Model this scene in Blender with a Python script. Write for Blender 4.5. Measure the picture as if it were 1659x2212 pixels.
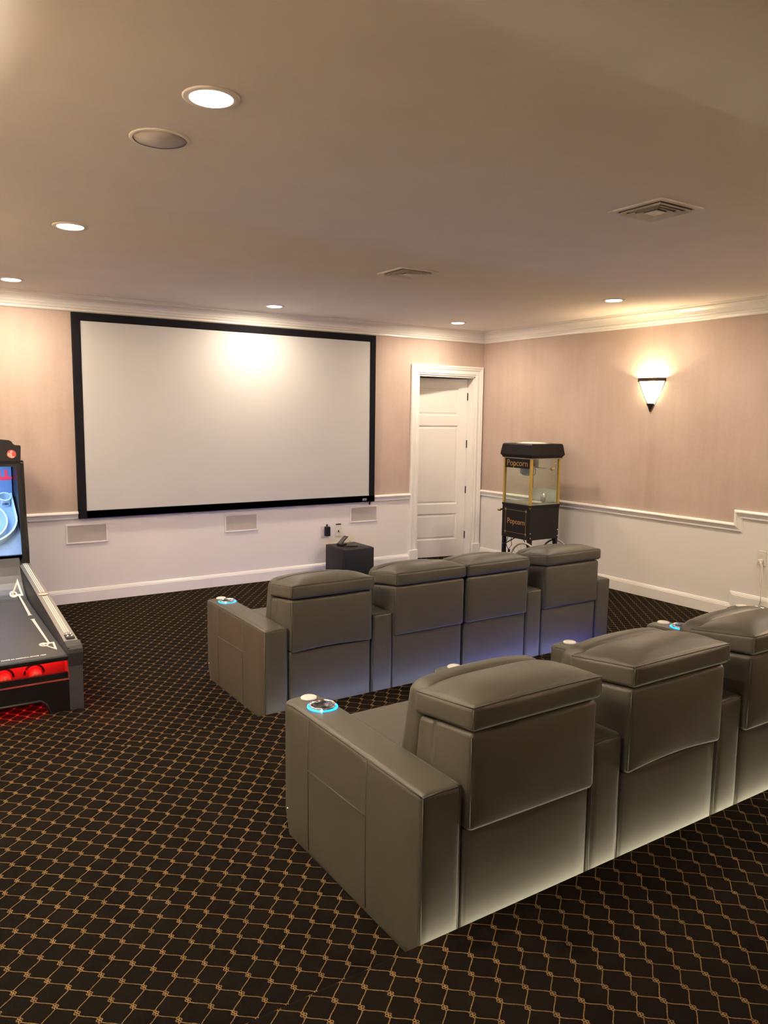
import bpy, bmesh, math, random
from mathutils import Vector, Matrix
random.seed(7)
S = bpy.context.scene
for o in list(bpy.data.objects): bpy.data.objects.remove(o)
COL = S.collection
PI = math.pi

# ------------------------------------------------------------------ camera
cd = bpy.data.cameras.new('camera'); cam = bpy.data.objects.new('camera', cd); COL.objects.link(cam)
yaw, pitch, roll = 0.5814, -0.1239, 0.0120
cy, sy, cp, sp = math.cos(yaw), math.sin(yaw), math.cos(pitch), math.sin(pitch)
f = Vector((sy*cp, cy*cp, sp)); r = Vector((cy, -sy, 0)); u = r.cross(f)
r2 = math.cos(roll)*r + math.sin(roll)*u; u2 = -math.sin(roll)*r + math.cos(roll)*u
cam.matrix_world = Matrix(((r2.x, u2.x, -f.x, -6.9443), (r2.y, u2.y, -f.y, -8.151), (r2.z, u2.z, -f.z, 1.9274), (0, 0, 0, 1)))
cd.sensor_fit = 'HORIZONTAL'; cd.sensor_width = 36; cd.lens = 1668.4/1659*36
cd.clip_start = 0.05; cd.clip_end = 60
S.camera = cam

# ------------------------------------------------------------------ world and exposure
w = bpy.data.worlds.new('world'); S.world = w; w.use_nodes = True
w.node_tree.nodes['Background'].inputs[0].default_value = (0.9, 0.8, 0.7, 1)
w.node_tree.nodes['Background'].inputs[1].default_value = 0.0
S.view_settings.view_transform = 'Standard'; S.view_settings.look = 'None'
S.view_settings.exposure = 0.7; S.view_settings.gamma = 1; S.view_settings.use_curve_mapping = False

# ------------------------------------------------------------------ light settings
DOWN_W = 19.0            # each ceiling downlight
DOWN_COL = (1.0, 0.845, 0.67)
SCONCE_W = 16.0
UP_W = 760.0              # sconces added out of view to brighten the ceiling
BLUE = (0.12, 0.22, 1.0)
H = 3.05                 # ceiling height
T1, T2 = 0.135, 0.27     # tier heights
N1, N2 = -4.045, -6.343  # nosing lines

def area(name, loc, rot, sx, sy_, power, col, parent=None, shape='RECTANGLE', spread=PI):
    l = bpy.data.lights.new(name, 'AREA'); l.shape = shape; l.size = sx
    if shape == 'RECTANGLE': l.size_y = sy_
    l.energy = power; l.color = col; l.spread = spread
    o = bpy.data.objects.new(name, l); COL.objects.link(o); o.location = loc; o.rotation_euler = rot
    if parent: o.parent = parent
    return o

# blue base lighting under the front of the back row, and warm step lights behind each row
area('base_light', (-3.4, -5.16, 0.17), (math.radians(90), 0, 0), 3.0, 0.05, 0.6, BLUE)
area('base_light', (-3.4, -2.72, 0.05), (math.radians(90), 0, 0), 3.0, 0.04, 9.0, BLUE)
area('step_light', (-3.95, -6.322, 0.165), (math.radians(180-15), 0, 0), 3.3, 0.015, 4.6, (1.0, 0.88, 0.62))
area('step_light', (-3.6, -3.97, 0.015), (math.radians(180-25), 0, 0), 2.9, 0.015, 1.4, (0.85, 0.88, 0.9))
area('step_light', (-2.65, -3.99, 0.03), (math.radians(180-40), 0, 0), 1.6, 0.015, 1.5, (0.03, 0.09, 1.0))
area('step_light', (-4.1, -3.99, 0.03), (math.radians(180-40), 0, 0), 1.3, 0.015, 0.7, (0.08, 0.2, 1.0))

# ------------------------------------------------------------------ materials
def srgb(r_, g_, b_):
    t = lambda c: ((c/255+0.055)/1.055)**2.4 if c/255 > 0.04045 else c/255/12.92
    return (t(r_), t(g_), t(b_), 1)
MATS = {}
def mat(name, col, rough=0.5, metal=0.0, spec=0.5, emis=None, estr=0, noise=0, nscale=40, bump=0, bscale=300, coat=0, alpha=1, trans=0, nstretch=None):
    if name in MATS: return MATS[name]
    m = bpy.data.materials.new(name); m.use_nodes = True; nt = m.node_tree; b = nt.nodes['Principled BSDF']
    b.inputs['Base Color'].default_value = col; b.inputs['Roughness'].default_value = rough
    b.inputs['Metallic'].default_value = metal; b.inputs['Specular IOR Level'].default_value = spec
    b.inputs['Coat Weight'].default_value = coat
    b.inputs['Alpha'].default_value = alpha; b.inputs['Transmission Weight'].default_value = trans
    if emis: b.inputs['Emission Color'].default_value = emis; b.inputs['Emission Strength'].default_value = estr
    tc = nt.nodes.new('ShaderNodeTexCoord')
    if noise or bump:
        src = tc.outputs['Object']
        if nstretch:
            mp = nt.nodes.new('ShaderNodeMapping'); mp.inputs['Scale'].default_value = nstretch
            nt.links.new(src, mp.inputs[0]); src = mp.outputs[0]
    if noise:
        n = nt.nodes.new('ShaderNodeTexNoise'); n.inputs['Scale'].default_value = nscale; n.inputs['Detail'].default_value = 6
        nt.links.new(src, n.inputs['Vector'])
        rmp = nt.nodes.new('ShaderNodeMapRange'); rmp.inputs[1].default_value = 0.3; rmp.inputs[2].default_value = 0.7
        rmp.inputs[3].default_value = 1-noise; rmp.inputs[4].default_value = 1+noise
        nt.links.new(n.outputs[0], rmp.inputs[0])
        mx = nt.nodes.new('ShaderNodeVectorMath'); mx.operation = 'SCALE'; mx.inputs[0].default_value = col[:3]
        nt.links.new(rmp.outputs[0], mx.inputs['Scale']); nt.links.new(mx.outputs[0], b.inputs['Base Color'])
    if bump:
        n = nt.nodes.new('ShaderNodeTexNoise'); n.inputs['Scale'].default_value = bscale; n.inputs['Detail'].default_value = 3
        nt.links.new(tc.outputs['Object'], n.inputs['Vector'])
        bp = nt.nodes.new('ShaderNodeBump'); bp.inputs['Strength'].default_value = bump; bp.inputs['Distance'].default_value = 0.002
        nt.links.new(n.outputs[0], bp.inputs['Height']); nt.links.new(bp.outputs[0], b.inputs['Normal'])
    MATS[name] = m; return m

M_CEIL = mat('ceiling_paint', (0.86, 0.81, 0.745, 1), 0.9, spec=0.2, noise=0.02, nscale=3)
M_WHITE = mat('wainscot_paint', (0.80, 0.765, 0.70, 1), 0.55, noise=0.015, nscale=2)
M_TRIM = mat('trim_gloss', (0.86, 0.83, 0.76, 1), 0.3, noise=0.01, nscale=3)
M_LEATHER = mat('taupe_leather', (0.062, 0.057, 0.043, 1), 0.46, spec=0.32, noise=0.05, nscale=9, bump=0.25, bscale=420)
M_SEAM = mat('leather_piping', (0.032, 0.030, 0.024, 1), 0.5, noise=0.05)
M_BLACK = mat('black_satin', (0.007, 0.007, 0.008, 1), 0.42, spec=0.3, noise=0.1)
M_VELVET = mat('screen_velvet', (0.008, 0.008, 0.010, 1), 0.9, spec=0.15, noise=0.1, nscale=200)
M_SCREEN = mat('screen_fabric', (0.53, 0.525, 0.50, 1), 0.62, spec=0.3, noise=0.008, nscale=400)
M_GREY = mat('grille_grey', (0.46, 0.42, 0.37, 1), 0.8, noise=0.06, nscale=900)
M_METALW = mat('white_metal', (0.76, 0.72, 0.65, 1), 0.5, noise=0.03)
M_DUCTSHADE = mat('duct_shade', (0.07, 0.055, 0.035, 1), 0.8, noise=0.4, nscale=60)  # dark tone standing in for the shade inside the vent
M_CHROME = mat('chrome', (0.75, 0.75, 0.77, 1), 0.12, metal=1, noise=0.02)
M_ALU = mat('brushed_aluminium', (0.36, 0.345, 0.32, 1), 0.38, metal=0.75, noise=0.05, nscale=60)
M_STEELG = mat('grey_metal_post', (0.10, 0.10, 0.115, 1), 0.4, metal=0.5, noise=0.05)
M_PAD = mat('control_pad_white', (0.66, 0.63, 0.57, 1), 0.35, emis=(1, 0.9, 0.8, 1), estr=0.0, noise=0.01)
M_LED = mat('led_blue', (0.0, 0.3, 1, 1), 0.4, emis=(0.0, 0.28, 1, 1), estr=3.2, noise=0.01)
M_LEDW = mat('led_cyan', (0.3, 0.8, 1, 1), 0.4, emis=(0.2, 0.75, 1, 1), estr=5, noise=0.01)
M_DIFF = mat('lamp_diffuser', (1, 1, 1, 1), 0.4, emis=(1, 0.93, 0.82, 1), estr=6, noise=0.01)
M_GOLD = mat('gold_metal', (0.62, 0.44, 0.12, 1), 0.35, metal=0.7, noise=0.05)
M_CART = mat('cart_black', (0.008, 0.0065, 0.0065, 1), 0.42, spec=0.28, noise=0.1)
M_GOLDP = mat('gold_print', (0.42, 0.24, 0.08, 1), 0.5, noise=0.1)
M_BRONZE = mat('aged_bronze', (0.05, 0.033, 0.018, 1), 0.45, metal=0.7, noise=0.3, nscale=120)
M_SGLASS = mat('sconce_glass', (1, 0.85, 0.6, 1), 0.4, emis=(1, 0.80, 0.46, 1), estr=11, noise=0.01)
M_TIRE = mat('cart_wheel', (0.40, 0.34, 0.24, 1), 0.6, noise=0.1)
M_STEEL = mat('kettle_steel', (0.55, 0.54, 0.52, 1), 0.28, metal=0.55, noise=0.05)
M_PLAST = mat('white_plastic', (0.72, 0.66, 0.58, 1), 0.4, noise=0.01)
M_HINGE = mat('black_hinge', (0.015, 0.012, 0.010, 1), 0.4, metal=0.5, noise=0.1)
M_LANE = mat('alley_lane', (0.050, 0.047, 0.045, 1), 0.4, noise=0.06, nscale=6)
M_PRINT = mat('lane_print', (0.70, 0.68, 0.63, 1), 0.5, noise=0.02)
M_CABBLUE = mat('target_board', (0.20, 0.34, 0.62, 1), 0.45, noise=0.03)
M_RING = mat('target_ring', (0.62, 0.80, 0.85, 1), 0.3, noise=0.02)
M_RED = mat('red_letter', (0.75, 0.03, 0.06, 1), 0.4, emis=(0.9, 0.04, 0.1, 1), estr=0.35, noise=0.02)
M_TROUGH = mat('trough_maroon', (0.30, 0.05, 0.05, 1), 0.5, noise=0.1)
M_BALL = mat('ball_red', (0.75, 0.06, 0.04, 1), 0.35, noise=0.25, nscale=50)
M_EMBLEM = mat('emblem_red', (0.55, 0.06, 0.05, 1), 0.5, noise=0.1)
M_CREAM = mat('emblem_cream', (0.65, 0.50, 0.40, 1), 0.5, noise=0.1)
M_RUBBER = mat('black_rubber', (0.02, 0.02, 0.019, 1), 0.5, noise=0.1)
M_SCREENG = mat('remote_screen', (0.10, 0.09, 0.09, 1), 0.25, noise=0.1)
M_PAPER = mat('paper', (0.75, 0.68, 0.6, 1), 0.7, noise=0.03)
M_BLUEP = mat('ink_blue', (0.02, 0.05, 0.25, 1), 0.5, noise=0.05)
def glass_mat():
    m = bpy.data.materials.new('clear_glass'); m.use_nodes = True; nt = m.node_tree; nt.nodes.clear()
    o = nt.nodes.new('ShaderNodeOutputMaterial'); mx = nt.nodes.new('ShaderNodeMixShader'); t = nt.nodes.new('ShaderNodeBsdfTransparent')
    g = nt.nodes.new('ShaderNodeBsdfGlossy'); g.inputs['Roughness'].default_value = 0.03; fr = nt.nodes.new('ShaderNodeLayerWeight'); fr.inputs[0].default_value = 0.12
    t.inputs[0].default_value = (0.93, 0.96, 0.94, 1)
    nt.links.new(fr.outputs['Fresnel'], mx.inputs[0]); nt.links.new(t.outputs[0], mx.inputs[1]); nt.links.new(g.outputs[0], mx.inputs[2]); nt.links.new(mx.outputs[0], o.inputs[0])
    return m
M_GLASS = glass_mat()

def carpet_mat():
    m = bpy.data.materials.new('carpet_trellis'); m.use_nodes = True; nt = m.node_tree; b = nt.nodes['Principled BSDF']
    b.inputs['Roughness'].default_value = 0.95; b.inputs['Specular IOR Level'].default_value = 0.03
    A, B = 0.0995, 0.1262
    L = nt.links
    def N(op, a=None, b_=None, c=None):
        n = nt.nodes.new('ShaderNodeMath'); n.operation = op
        for i, v in enumerate((a, b_, c)):
            if v is None: continue
            if isinstance(v, (int, float)): n.inputs[i].default_value = v
            else: L.new(v, n.inputs[i])
        return n.outputs[0]
    uv = nt.nodes.new('ShaderNodeUVMap'); uv.uv_map = 'UVMap'
    nz = nt.nodes.new('ShaderNodeTexNoise'); nz.inputs['Scale'].default_value = 260; nz.inputs['Detail'].default_value = 1; L.new(uv.outputs[0], nz.inputs['Vector'])
    wob = nt.nodes.new('ShaderNodeVectorMath'); wob.operation = 'MULTIPLY_ADD'; L.new(nz.outputs['Color'], wob.inputs[0])
    wob.inputs[1].default_value = (0.0022, 0.0022, 0); wob.inputs[2].default_value = (-0.0011, -0.0011, 0)
    ad = nt.nodes.new('ShaderNodeVectorMath'); ad.operation = 'ADD'; L.new(uv.outputs[0], ad.inputs[0]); L.new(wob.outputs[0], ad.inputs[1])
    sx = nt.nodes.new('ShaderNodeSeparateXYZ'); L.new(ad.outputs[0], sx.inputs[0])
    X = N('ABSOLUTE', N('SUBTRACT', N('MODULO', N('ADD', sx.outputs[0], 200*A+A/2), A), A/2))
    Y = N('ABSOLUTE', N('SUBTRACT', N('MODULO', N('ADD', sx.outputs[1], 200*B+B/2), B), B/2))
    def ring(px, py, rad, wd):
        dx = N('SUBTRACT', X, px); dy = N('SUBTRACT', Y, py)
        d = N('SQRT', N('ADD', N('MULTIPLY', dx, dx), N('MULTIPLY', dy, dy)))
        return N('SUBTRACT', N('ABSOLUTE', N('SUBTRACT', d, rad)), wd)
    # segment from the tip of one knot to the tip of the next, slightly bowed
    x0, y0, x1, y1 = 0.001, 0.0105, A/2-0.001, B/2-0.0105
    Lx, Ly = x1-x0, y1-y0; Ln = math.hypot(Lx, Ly)
    t = N('DIVIDE', N('ADD', N('MULTIPLY', X, Lx/Ln), N('MULTIPLY', N('SUBTRACT', Y, y0), Ly/Ln)), Ln)
    per = N('SUBTRACT', N('MULTIPLY', X, Ly/Ln), N('MULTIPLY', N('SUBTRACT', Y, y0), Lx/Ln))
    bow = N('MULTIPLY', N('SINE', N('MULTIPLY', t, 2*PI)), 0.0009)
    seg = N('SUBTRACT', N('ABSOLUTE', N('ADD', per, bow)), 0.0012)
    over = N('MAXIMUM', N('SUBTRACT', N('MULTIPLY', t, -Ln), 0.0), N('MULTIPLY', N('SUBTRACT', t, 1.0), Ln))
    seg = N('MAXIMUM', seg, over)
    d = seg
    for px, py in ((0, 0.0082), (0.0050, 0.0), (A/2, B/2-0.0082), (A/2-0.0050, B/2)):
        d = N('MINIMUM', d, ring(px, py, 0.0040, 0.0012))
    msk = nt.nodes.new('ShaderNodeMapRange'); L.new(d, msk.inputs[0]); msk.inputs[1].default_value = 0.0009; msk.inputs[2].default_value = -0.0004
    n2 = nt.nodes.new('ShaderNodeTexNoise'); n2.inputs['Scale'].default_value = 5; n2.inputs['Detail'].default_value = 5; L.new(uv.outputs[0], n2.inputs['Vector'])
    n3 = nt.nodes.new('ShaderNodeTexNoise'); n3.inputs['Scale'].default_value = 700; n3.inputs['Detail'].default_value = 1; L.new(uv.outputs[0], n3.inputs['Vector'])
    wv = nt.nodes.new('ShaderNodeTexWave'); wv.inputs['Scale'].default_value = 45; wv.inputs['Distortion'].default_value = 1.0; L.new(uv.outputs[0], wv.inputs['Vector'])
    cr = nt.nodes.new('ShaderNodeMix'); cr.data_type = 'RGBA'; cr.inputs[6].default_value = (0.003, 0.0024, 0.0019, 1); cr.inputs[7].default_value = (0.0105, 0.0078, 0.006, 1)
    mixn = N('ADD', N('MULTIPLY', n2.outputs[0], 0.55), N('ADD', N('MULTIPLY', n3.outputs[0], 0.3), N('MULTIPLY', wv.outputs[1], 0.15)))
    L.new(mixn, cr.inputs[0])
    gold = nt.nodes.new('ShaderNodeMix'); gold.data_type = 'RGBA'; gold.inputs[6].default_value = (0.11, 0.066, 0.025, 1); gold.inputs[7].default_value = (0.22, 0.142, 0.066, 1)
    L.new(n3.outputs[0], gold.inputs[0])
    fx = nt.nodes.new('ShaderNodeMix'); fx.data_type = 'RGBA'; L.new(msk.outputs[0], fx.inputs[0]); L.new(cr.outputs[2], fx.inputs[6]); L.new(gold.outputs[2], fx.inputs[7])
    L.new(fx.outputs[2], b.inputs['Base Color'])
    bp = nt.nodes.new('ShaderNodeBump'); bp.inputs['Strength'].default_value = 0.6; bp.inputs['Distance'].default_value = 0.003
    hsum = N('ADD', N('MULTIPLY', n3.outputs[0], 0.7), N('MULTIPLY', msk.outputs[0], 0.4)); L.new(hsum, bp.inputs['Height']); L.new(bp.outputs[0], b.inputs['Normal'])
    b.inputs['Sheen Weight'].default_value = 0.0
    return m
M_CARPET = carpet_mat()

def paper_mat():
    m = bpy.data.materials.new('suede_wallpaper'); m.use_nodes = True; nt = m.node_tree; b = nt.nodes['Principled BSDF']; L = nt.links
    b.inputs['Roughness'].default_value = 0.75; b.inputs['Specular IOR Level'].default_value = 0.25
    tc = nt.nodes.new('ShaderNodeTexCoord')
    def noise(sc, det, scale3, rough=0.5):
        mp = nt.nodes.new('ShaderNodeMapping'); mp.inputs['Scale'].default_value = scale3; L.new(tc.outputs['Object'], mp.inputs[0])
        n = nt.nodes.new('ShaderNodeTexNoise'); n.inputs['Scale'].default_value = sc; n.inputs['Detail'].default_value = det; n.inputs['Roughness'].default_value = rough
        L.new(mp.outputs[0], n.inputs['Vector']); return n.outputs[0]
    a = noise(2.0, 8, (1, 1, 0.7)); c = noise(9, 4, (1, 1, 0.06)); e = noise(30, 6, (1, 1, 1))
    ad = nt.nodes.new('ShaderNodeMath'); ad.operation = 'MULTIPLY_ADD'; L.new(c, ad.inputs[0]); ad.inputs[1].default_value = 0.25; ad.inputs[2].default_value = 0
    a2 = nt.nodes.new('ShaderNodeMath'); a2.operation = 'MULTIPLY_ADD'; L.new(a, a2.inputs[0]); a2.inputs[1].default_value = 0.6; L.new(ad.outputs[0], a2.inputs[2])
    a3 = nt.nodes.new('ShaderNodeMath'); a3.operation = 'MULTIPLY_ADD'; L.new(e, a3.inputs[0]); a3.inputs[1].default_value = 0.15; L.new(a2.outputs[0], a3.inputs[2])
    rp = nt.nodes.new('ShaderNodeValToRGB'); L.new(a3.outputs[0], rp.inputs[0])
    rp.color_ramp.elements[0].position = 0.30; rp.color_ramp.elements[0].color = (0.44, 0.335, 0.27, 1)
    rp.color_ramp.elements[1].position = 0.70; rp.color_ramp.elements[1].color = (0.58, 0.46, 0.385, 1)
    sp = nt.nodes.new('ShaderNodeSeparateXYZ'); L.new(tc.outputs['Object'], sp.inputs[0])
    q1 = nt.nodes.new('ShaderNodeMath'); q1.operation = 'ADD'; L.new(sp.outputs[0], q1.inputs[0]); L.new(sp.outputs[1], q1.inputs[1])
    q2 = nt.nodes.new('ShaderNodeMath'); q2.operation = 'ADD'; L.new(q1.outputs[0], q2.inputs[0]); q2.inputs[1].default_value = 2.72
    q3 = nt.nodes.new('ShaderNodeMath'); q3.operation = 'DIVIDE'; L.new(q2.outputs[0], q3.inputs[0]); q3.inputs[1].default_value = 1.36
    q4 = nt.nodes.new('ShaderNodeMath'); q4.operation = 'FLOOR'; L.new(q3.outputs[0], q4.inputs[0])
    wn = nt.nodes.new('ShaderNodeTexWhiteNoise'); wn.noise_dimensions = '1D'; L.new(q4.outputs[0], wn.inputs['W'])
    mr = nt.nodes.new('ShaderNodeMapRange'); L.new(wn.outputs[0], mr.inputs[0]); mr.inputs[3].default_value = 0.955; mr.inputs[4].default_value = 1.045
    vs_ = nt.nodes.new('ShaderNodeVectorMath'); vs_.operation = 'SCALE'; L.new(rp.outputs[0], vs_.inputs[0]); L.new(mr.outputs[0], vs_.inputs['Scale'])
    L.new(vs_.outputs[0], b.inputs['Base Color'])
    return m
M_PAPERW = paper_mat()

# ------------------------------------------------------------------ mesh helpers
def link(name, bm, m, parent=None, smooth=False, kind=None, label=None, loc=None):
    me = bpy.data.meshes.new(name); bmesh.ops.recalc_face_normals(bm, faces=bm.faces); bm.to_mesh(me); bm.free()
    for x in (m if isinstance(m, (list, tuple)) else [m]): me.materials.append(x)
    if smooth:
        for p in me.polygons: p.use_smooth = True
    o = bpy.data.objects.new(name, me); COL.objects.link(o)
    if parent: o.parent = parent
    if loc: o.location = loc
    if kind: o['kind'] = kind
    if label: o['label'] = label
    return o
def thing(name, label, cat, loc=(0, 0, 0), rz=0, group=None):
    o = bpy.data.objects.new(name, None); o.empty_display_size = 0.1; COL.objects.link(o); o.location = loc; o.rotation_euler = (0, 0, rz)
    o['label'] = label; o['category'] = cat
    if group: o['group'] = group
    return o
def tag(o, label, cat, group=None):
    o['label'] = label; o['category'] = cat
    if group: o['group'] = group
    return o
def struct(name, bm, m, smooth=False): return link(name, bm, m, None, smooth, 'structure')
def box(bm, x0, x1, y0, y1, z0, z1, mi=0, bev=0, seg=2):
    g = bmesh.ops.create_cube(bm, size=1, matrix=Matrix.Translation(((x0+x1)/2, (y0+y1)/2, (z0+z1)/2)) @ Matrix.Diagonal((abs(x1-x0), abs(y1-y0), abs(z1-z0), 1)))
    vs = g['verts']
    fs = {f_ for v in vs for f_ in v.link_faces}
    for f_ in fs: f_.material_index = mi
    if bev:
        es = list({e for v in vs for e in v.link_edges})
        bmesh.ops.bevel(bm, geom=es, offset=bev, segments=seg, affect='EDGES', profile=0.5)
    return vs
def B(*a, **k):
    bm = bmesh.new(); box(bm, *a, **k); return bm
def tube(bm, pts, rad, n=8, closed=False, mi=0):
    pts = [Vector(p) for p in pts]; rings = []
    for i, p in enumerate(pts):
        a = pts[i-1] if (i > 0 or closed) else p; c = pts[(i+1) % len(pts)] if (i < len(pts)-1 or closed) else p
        t = (c-a).normalized(); ref = Vector((0, 0, 1)) if abs(t.z) < 0.9 else Vector((1, 0, 0))
        s = t.cross(ref).normalized(); q = s.cross(t)
        rr = rad[i] if isinstance(rad, (list, tuple)) else rad
        rings.append([bm.verts.new(p + rr*(math.cos(2*PI*k/n)*s + math.sin(2*PI*k/n)*q)) for k in range(n)])
    m_ = len(rings)
    for i in range(m_ if closed else m_-1):
        a, b_ = rings[i], rings[(i+1) % m_]
        for k in range(n):
            f_ = bm.faces.new((a[k], a[(k+1) % n], b_[(k+1) % n], b_[k])); f_.material_index = mi
    if not closed:
        bm.faces.new(rings[0][::-1]).material_index = mi; bm.faces.new(rings[-1]).material_index = mi
def lathe(bm, prof, n=32, M=Matrix(), mi=0, cap=True):
    rings = []
    for (rr, z) in prof: rings.append([bm.verts.new(M @ Vector((rr*math.cos(2*PI*k/n), rr*math.sin(2*PI*k/n), z))) for k in range(n)])
    for a, b_ in zip(rings, rings[1:]):
        for k in range(n): bm.faces.new((a[k], a[(k+1) % n], b_[(k+1) % n], b_[k])).material_index = mi
    if cap:
        bm.faces.new(rings[0][::-1]).material_index = mi; bm.faces.new(rings[-1]).material_index = mi
def cushion(x0, x1, y0, y1, z0, z1, r_=0.03, crown={}, deform=None, n=7, bm=None):
    """box with rounded edges; crown = extra swell per face {'+z': .02}; deform(p)->p"""
    bm = bm or bmesh.new()
    c = Vector(((x0+x1)/2, (y0+y1)/2, (z0+z1)/2)); h = Vector(((x1-x0)/2, (y1-y0)/2, (z1-z0)/2))
    rr = min(r_, h.x*0.98, h.y*0.98, h.z*0.98)
    def coords(hh):
        inner = hh-rr; e = [rr*math.tan(PI/4*k/3) for k in (1, 2, 3)]
        pos = [inner*k/n for k in range(-n, n+1)]
        return [-(inner+x) for x in e[::-1]] + pos + [inner+x for x in e]
    cs = [coords(h[i]) for i in range(3)]
    vm = {}
    def vert(i, j, k):
        key = (i, j, k)
        if key in vm: return vm[key]
        p = Vector((cs[0][i], cs[1][j], cs[2][k])); q = Vector([max(-(h[a]-rr), min(h[a]-rr, p[a])) for a in range(3)])
        d = p-q
        nrm = d.normalized() if d.length > 1e-9 else Vector((0, 0, 0))
        o = q + nrm*rr
        uvw = [min(1, abs(p[a])/h[a]) for a in range(3)]
        for key2, amt in crown.items():
            ax = 'xyz'.index(key2[1]); sg = 1 if key2[0] == '+' else -1
            if p[ax]*sg > 0:
                oth = [a for a in range(3) if a != ax]
                wgt = (1-uvw[oth[0]]**2.6)*(1-uvw[oth[1]]**2.6)*max(0, p[ax]*sg/h[ax])**2
                o[ax] += sg*amt*wgt
        o = o + c
        if deform: o = deform(o)
        vm[key] = bm.verts.new(o); return vm[key]
    M_ = [len(a)-1 for a in cs]
    for ax in range(3):
        a, b_ = [q for q in range(3) if q != ax]
        for side in (0, M_[ax]):
            for i in range(M_[a]):
                for j in range(M_[b_]):
                    idx = []
                    for di, dj in ((0, 0), (1, 0), (1, 1), (0, 1)):
                        t = [0, 0, 0]; t[ax] = side; t[a] = i+di; t[b_] = j+dj; idx.append(vert(*t))
                    try: bm.faces.new(idx)
                    except ValueError: pass
    return bm
def sweep(path, prof, P0, T, Z, N, m, name, ret=False):
    """mitred moulding. path: (t,z); prof: (out,w), w to the right of travel"""
    bm = bmesh.new(); T, Z, N, P0 = Vector(T), Vector(Z), Vector(N), Vector(P0)
    nrm = []
    for (a, b_) in zip(path, path[1:]):
        d = Vector((b_[0]-a[0], b_[1]-a[1])).normalized(); nrm.append(Vector((d.y, -d.x)))
    rings = []
    for i, p in enumerate(path):
        if i == 0: mm = nrm[0]
        elif i == len(path)-1: mm = nrm[-1]
        else: mm = (nrm[i-1]+nrm[i])/(1+nrm[i-1].dot(nrm[i]))
        rings.append([bm.verts.new(P0 + T*(p[0]+w_*mm.x) + Z*(p[1]+w_*mm.y) + N*o_) for (o_, w_) in prof])
    k = len(prof)
    for a, b_ in zip(rings, rings[1:]):
        for j in range(k-1): bm.faces.new((a[j], a[j+1], b_[j+1], b_[j]))
    bm.faces.new(rings[0]); bm.faces.new(rings[-1][::-1])
    if ret: return bm
    return struct(name, bm, m)
def text_bm(s, size, bold=0.0):
    c = bpy.data.curves.new('t', 'FONT'); c.body = s; c.size = size; c.align_x = 'CENTER'; c.align_y = 'CENTER'; c.extrude = 0.0006; c.offset = bold
    o = bpy.data.objects.new('t', c); COL.objects.link(o); dg = bpy.context.evaluated_depsgraph_get()
    me = bpy.data.meshes.new_from_object(o.evaluated_get(dg)); bm = bmesh.new(); bm.from_mesh(me)
    bpy.data.objects.remove(o); bpy.data.curves.remove(c); bpy.data.meshes.remove(me); return bm

# ------------------------------------------------------------------ the room
XL, YB = -7.75, -9.6      # left wall and rear wall (behind the camera)
def floor_profile():
    P = [(1.6, 0.0)]
    def nose(y, z0, z1):
        P.append((y+0.022, z0)); P.append((y+0.018, z0+0.03)); P.append((y+0.012, z1-0.03))
        for k in range(5):
            a = math.radians(90*k/4); P.append((y-0.006+0.018*math.cos(a), z1-0.018+0.018*math.sin(a)))
    nose(N1, 0, T1); nose(N2, T1, T2); P.append((YB, T2)); return P
def build_floor():
    bm = bmesh.new(); uvl = bm.loops.layers.uv.new('UVMap'); P = floor_profile()
    s = [0]
    for a, b_ in zip(P, P[1:]): s.append(s[-1]+math.hypot(b_[0]-a[0], b_[1]-a[1]))
    i2 = max(i for i, p in enumerate(P) if abs(p[1]-T1) < 1e-6 and p[0] > -5)       # end of first nosing
    sref = s[i2] + (P[i2][0]+5.886)
    xs = [XL, 0.06]
    rows = [[bm.verts.new((x, p[0], p[1])) for x in xs] for p in P]
    for i in range(len(P)-1):
        f_ = bm.faces.new((rows[i][0], rows[i][1], rows[i+1][1], rows[i+1][0]))
        for l in f_.loops:
            j = i if l.vert in rows[i] else i+1
            l[uvl].uv = (l.vert.co.x+5.941, s[j]-sref)
    return struct('floor', bm, M_CARPET)
build_floor()
bm = bmesh.new(); box(bm, XL-0.1, 0.1, YB-0.1, 1.7, H, H+0.1); struct('ceiling', bm, M_CEIL)

DX0, DX1, DH = -1.075, -0.145, 2.455    # door opening
WT = 0.14
bm = bmesh.new()
for (a, b_) in ((XL, DX0), (DX1, 0.1)):
    box(bm, a, b_, 0, WT, -0.05, 0.90, 1); box(bm, a, b_, 0, WT, 0.90, H, 0)
box(bm, DX0, DX1, 0, WT, DH, H, 0)
struct('wall_front', bm, [M_PAPERW, M_WHITE])
bm = bmesh.new()
for (a, b_, s_) in ((0, -3.85, 0.90), (-3.85, -6.2, 1.03), (-6.2, YB, 1.165)):
    box(bm, 0, 0.1, b_, a, -0.05, s_, 1); box(bm, 0, 0.1, b_, a, s_, H, 0)
struct('wall_right', bm, [M_PAPERW, M_WHITE])
bm = bmesh.new(); box(bm, XL-0.1, XL, YB, 0.1, -0.05, 1.0, 1); box(bm, XL-0.1, XL, YB, 0.1, 1.0, H, 0); struct('wall_left', bm, [mat('left_wall_brown', (0.22, 0.17, 0.13, 1), 0.8, noise=0.05), M_WHITE])  # upper part of this unseen wall darkened to cut bounced light
bm = bmesh.new(); box(bm, XL-0.1, 0.1, YB-0.1, YB, -0.05, 1.2, 1); box(bm, XL-0.1, 0.1, YB-0.1, YB, 1.2, H, 0); struct('wall_rear', bm, [M_PAPERW, M_WHITE])
# passage behind the door
bm = bmesh.new(); box(bm, -1.6, 0.3, 1.5, 1.6, -0.05, H); box(bm, -1.6, -1.5, WT, 1.5, -0.05, H); box(bm, 0.06, 0.16, WT, 1.5, -0.05, H)
struct('wall_passage', bm, M_WHITE)

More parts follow.
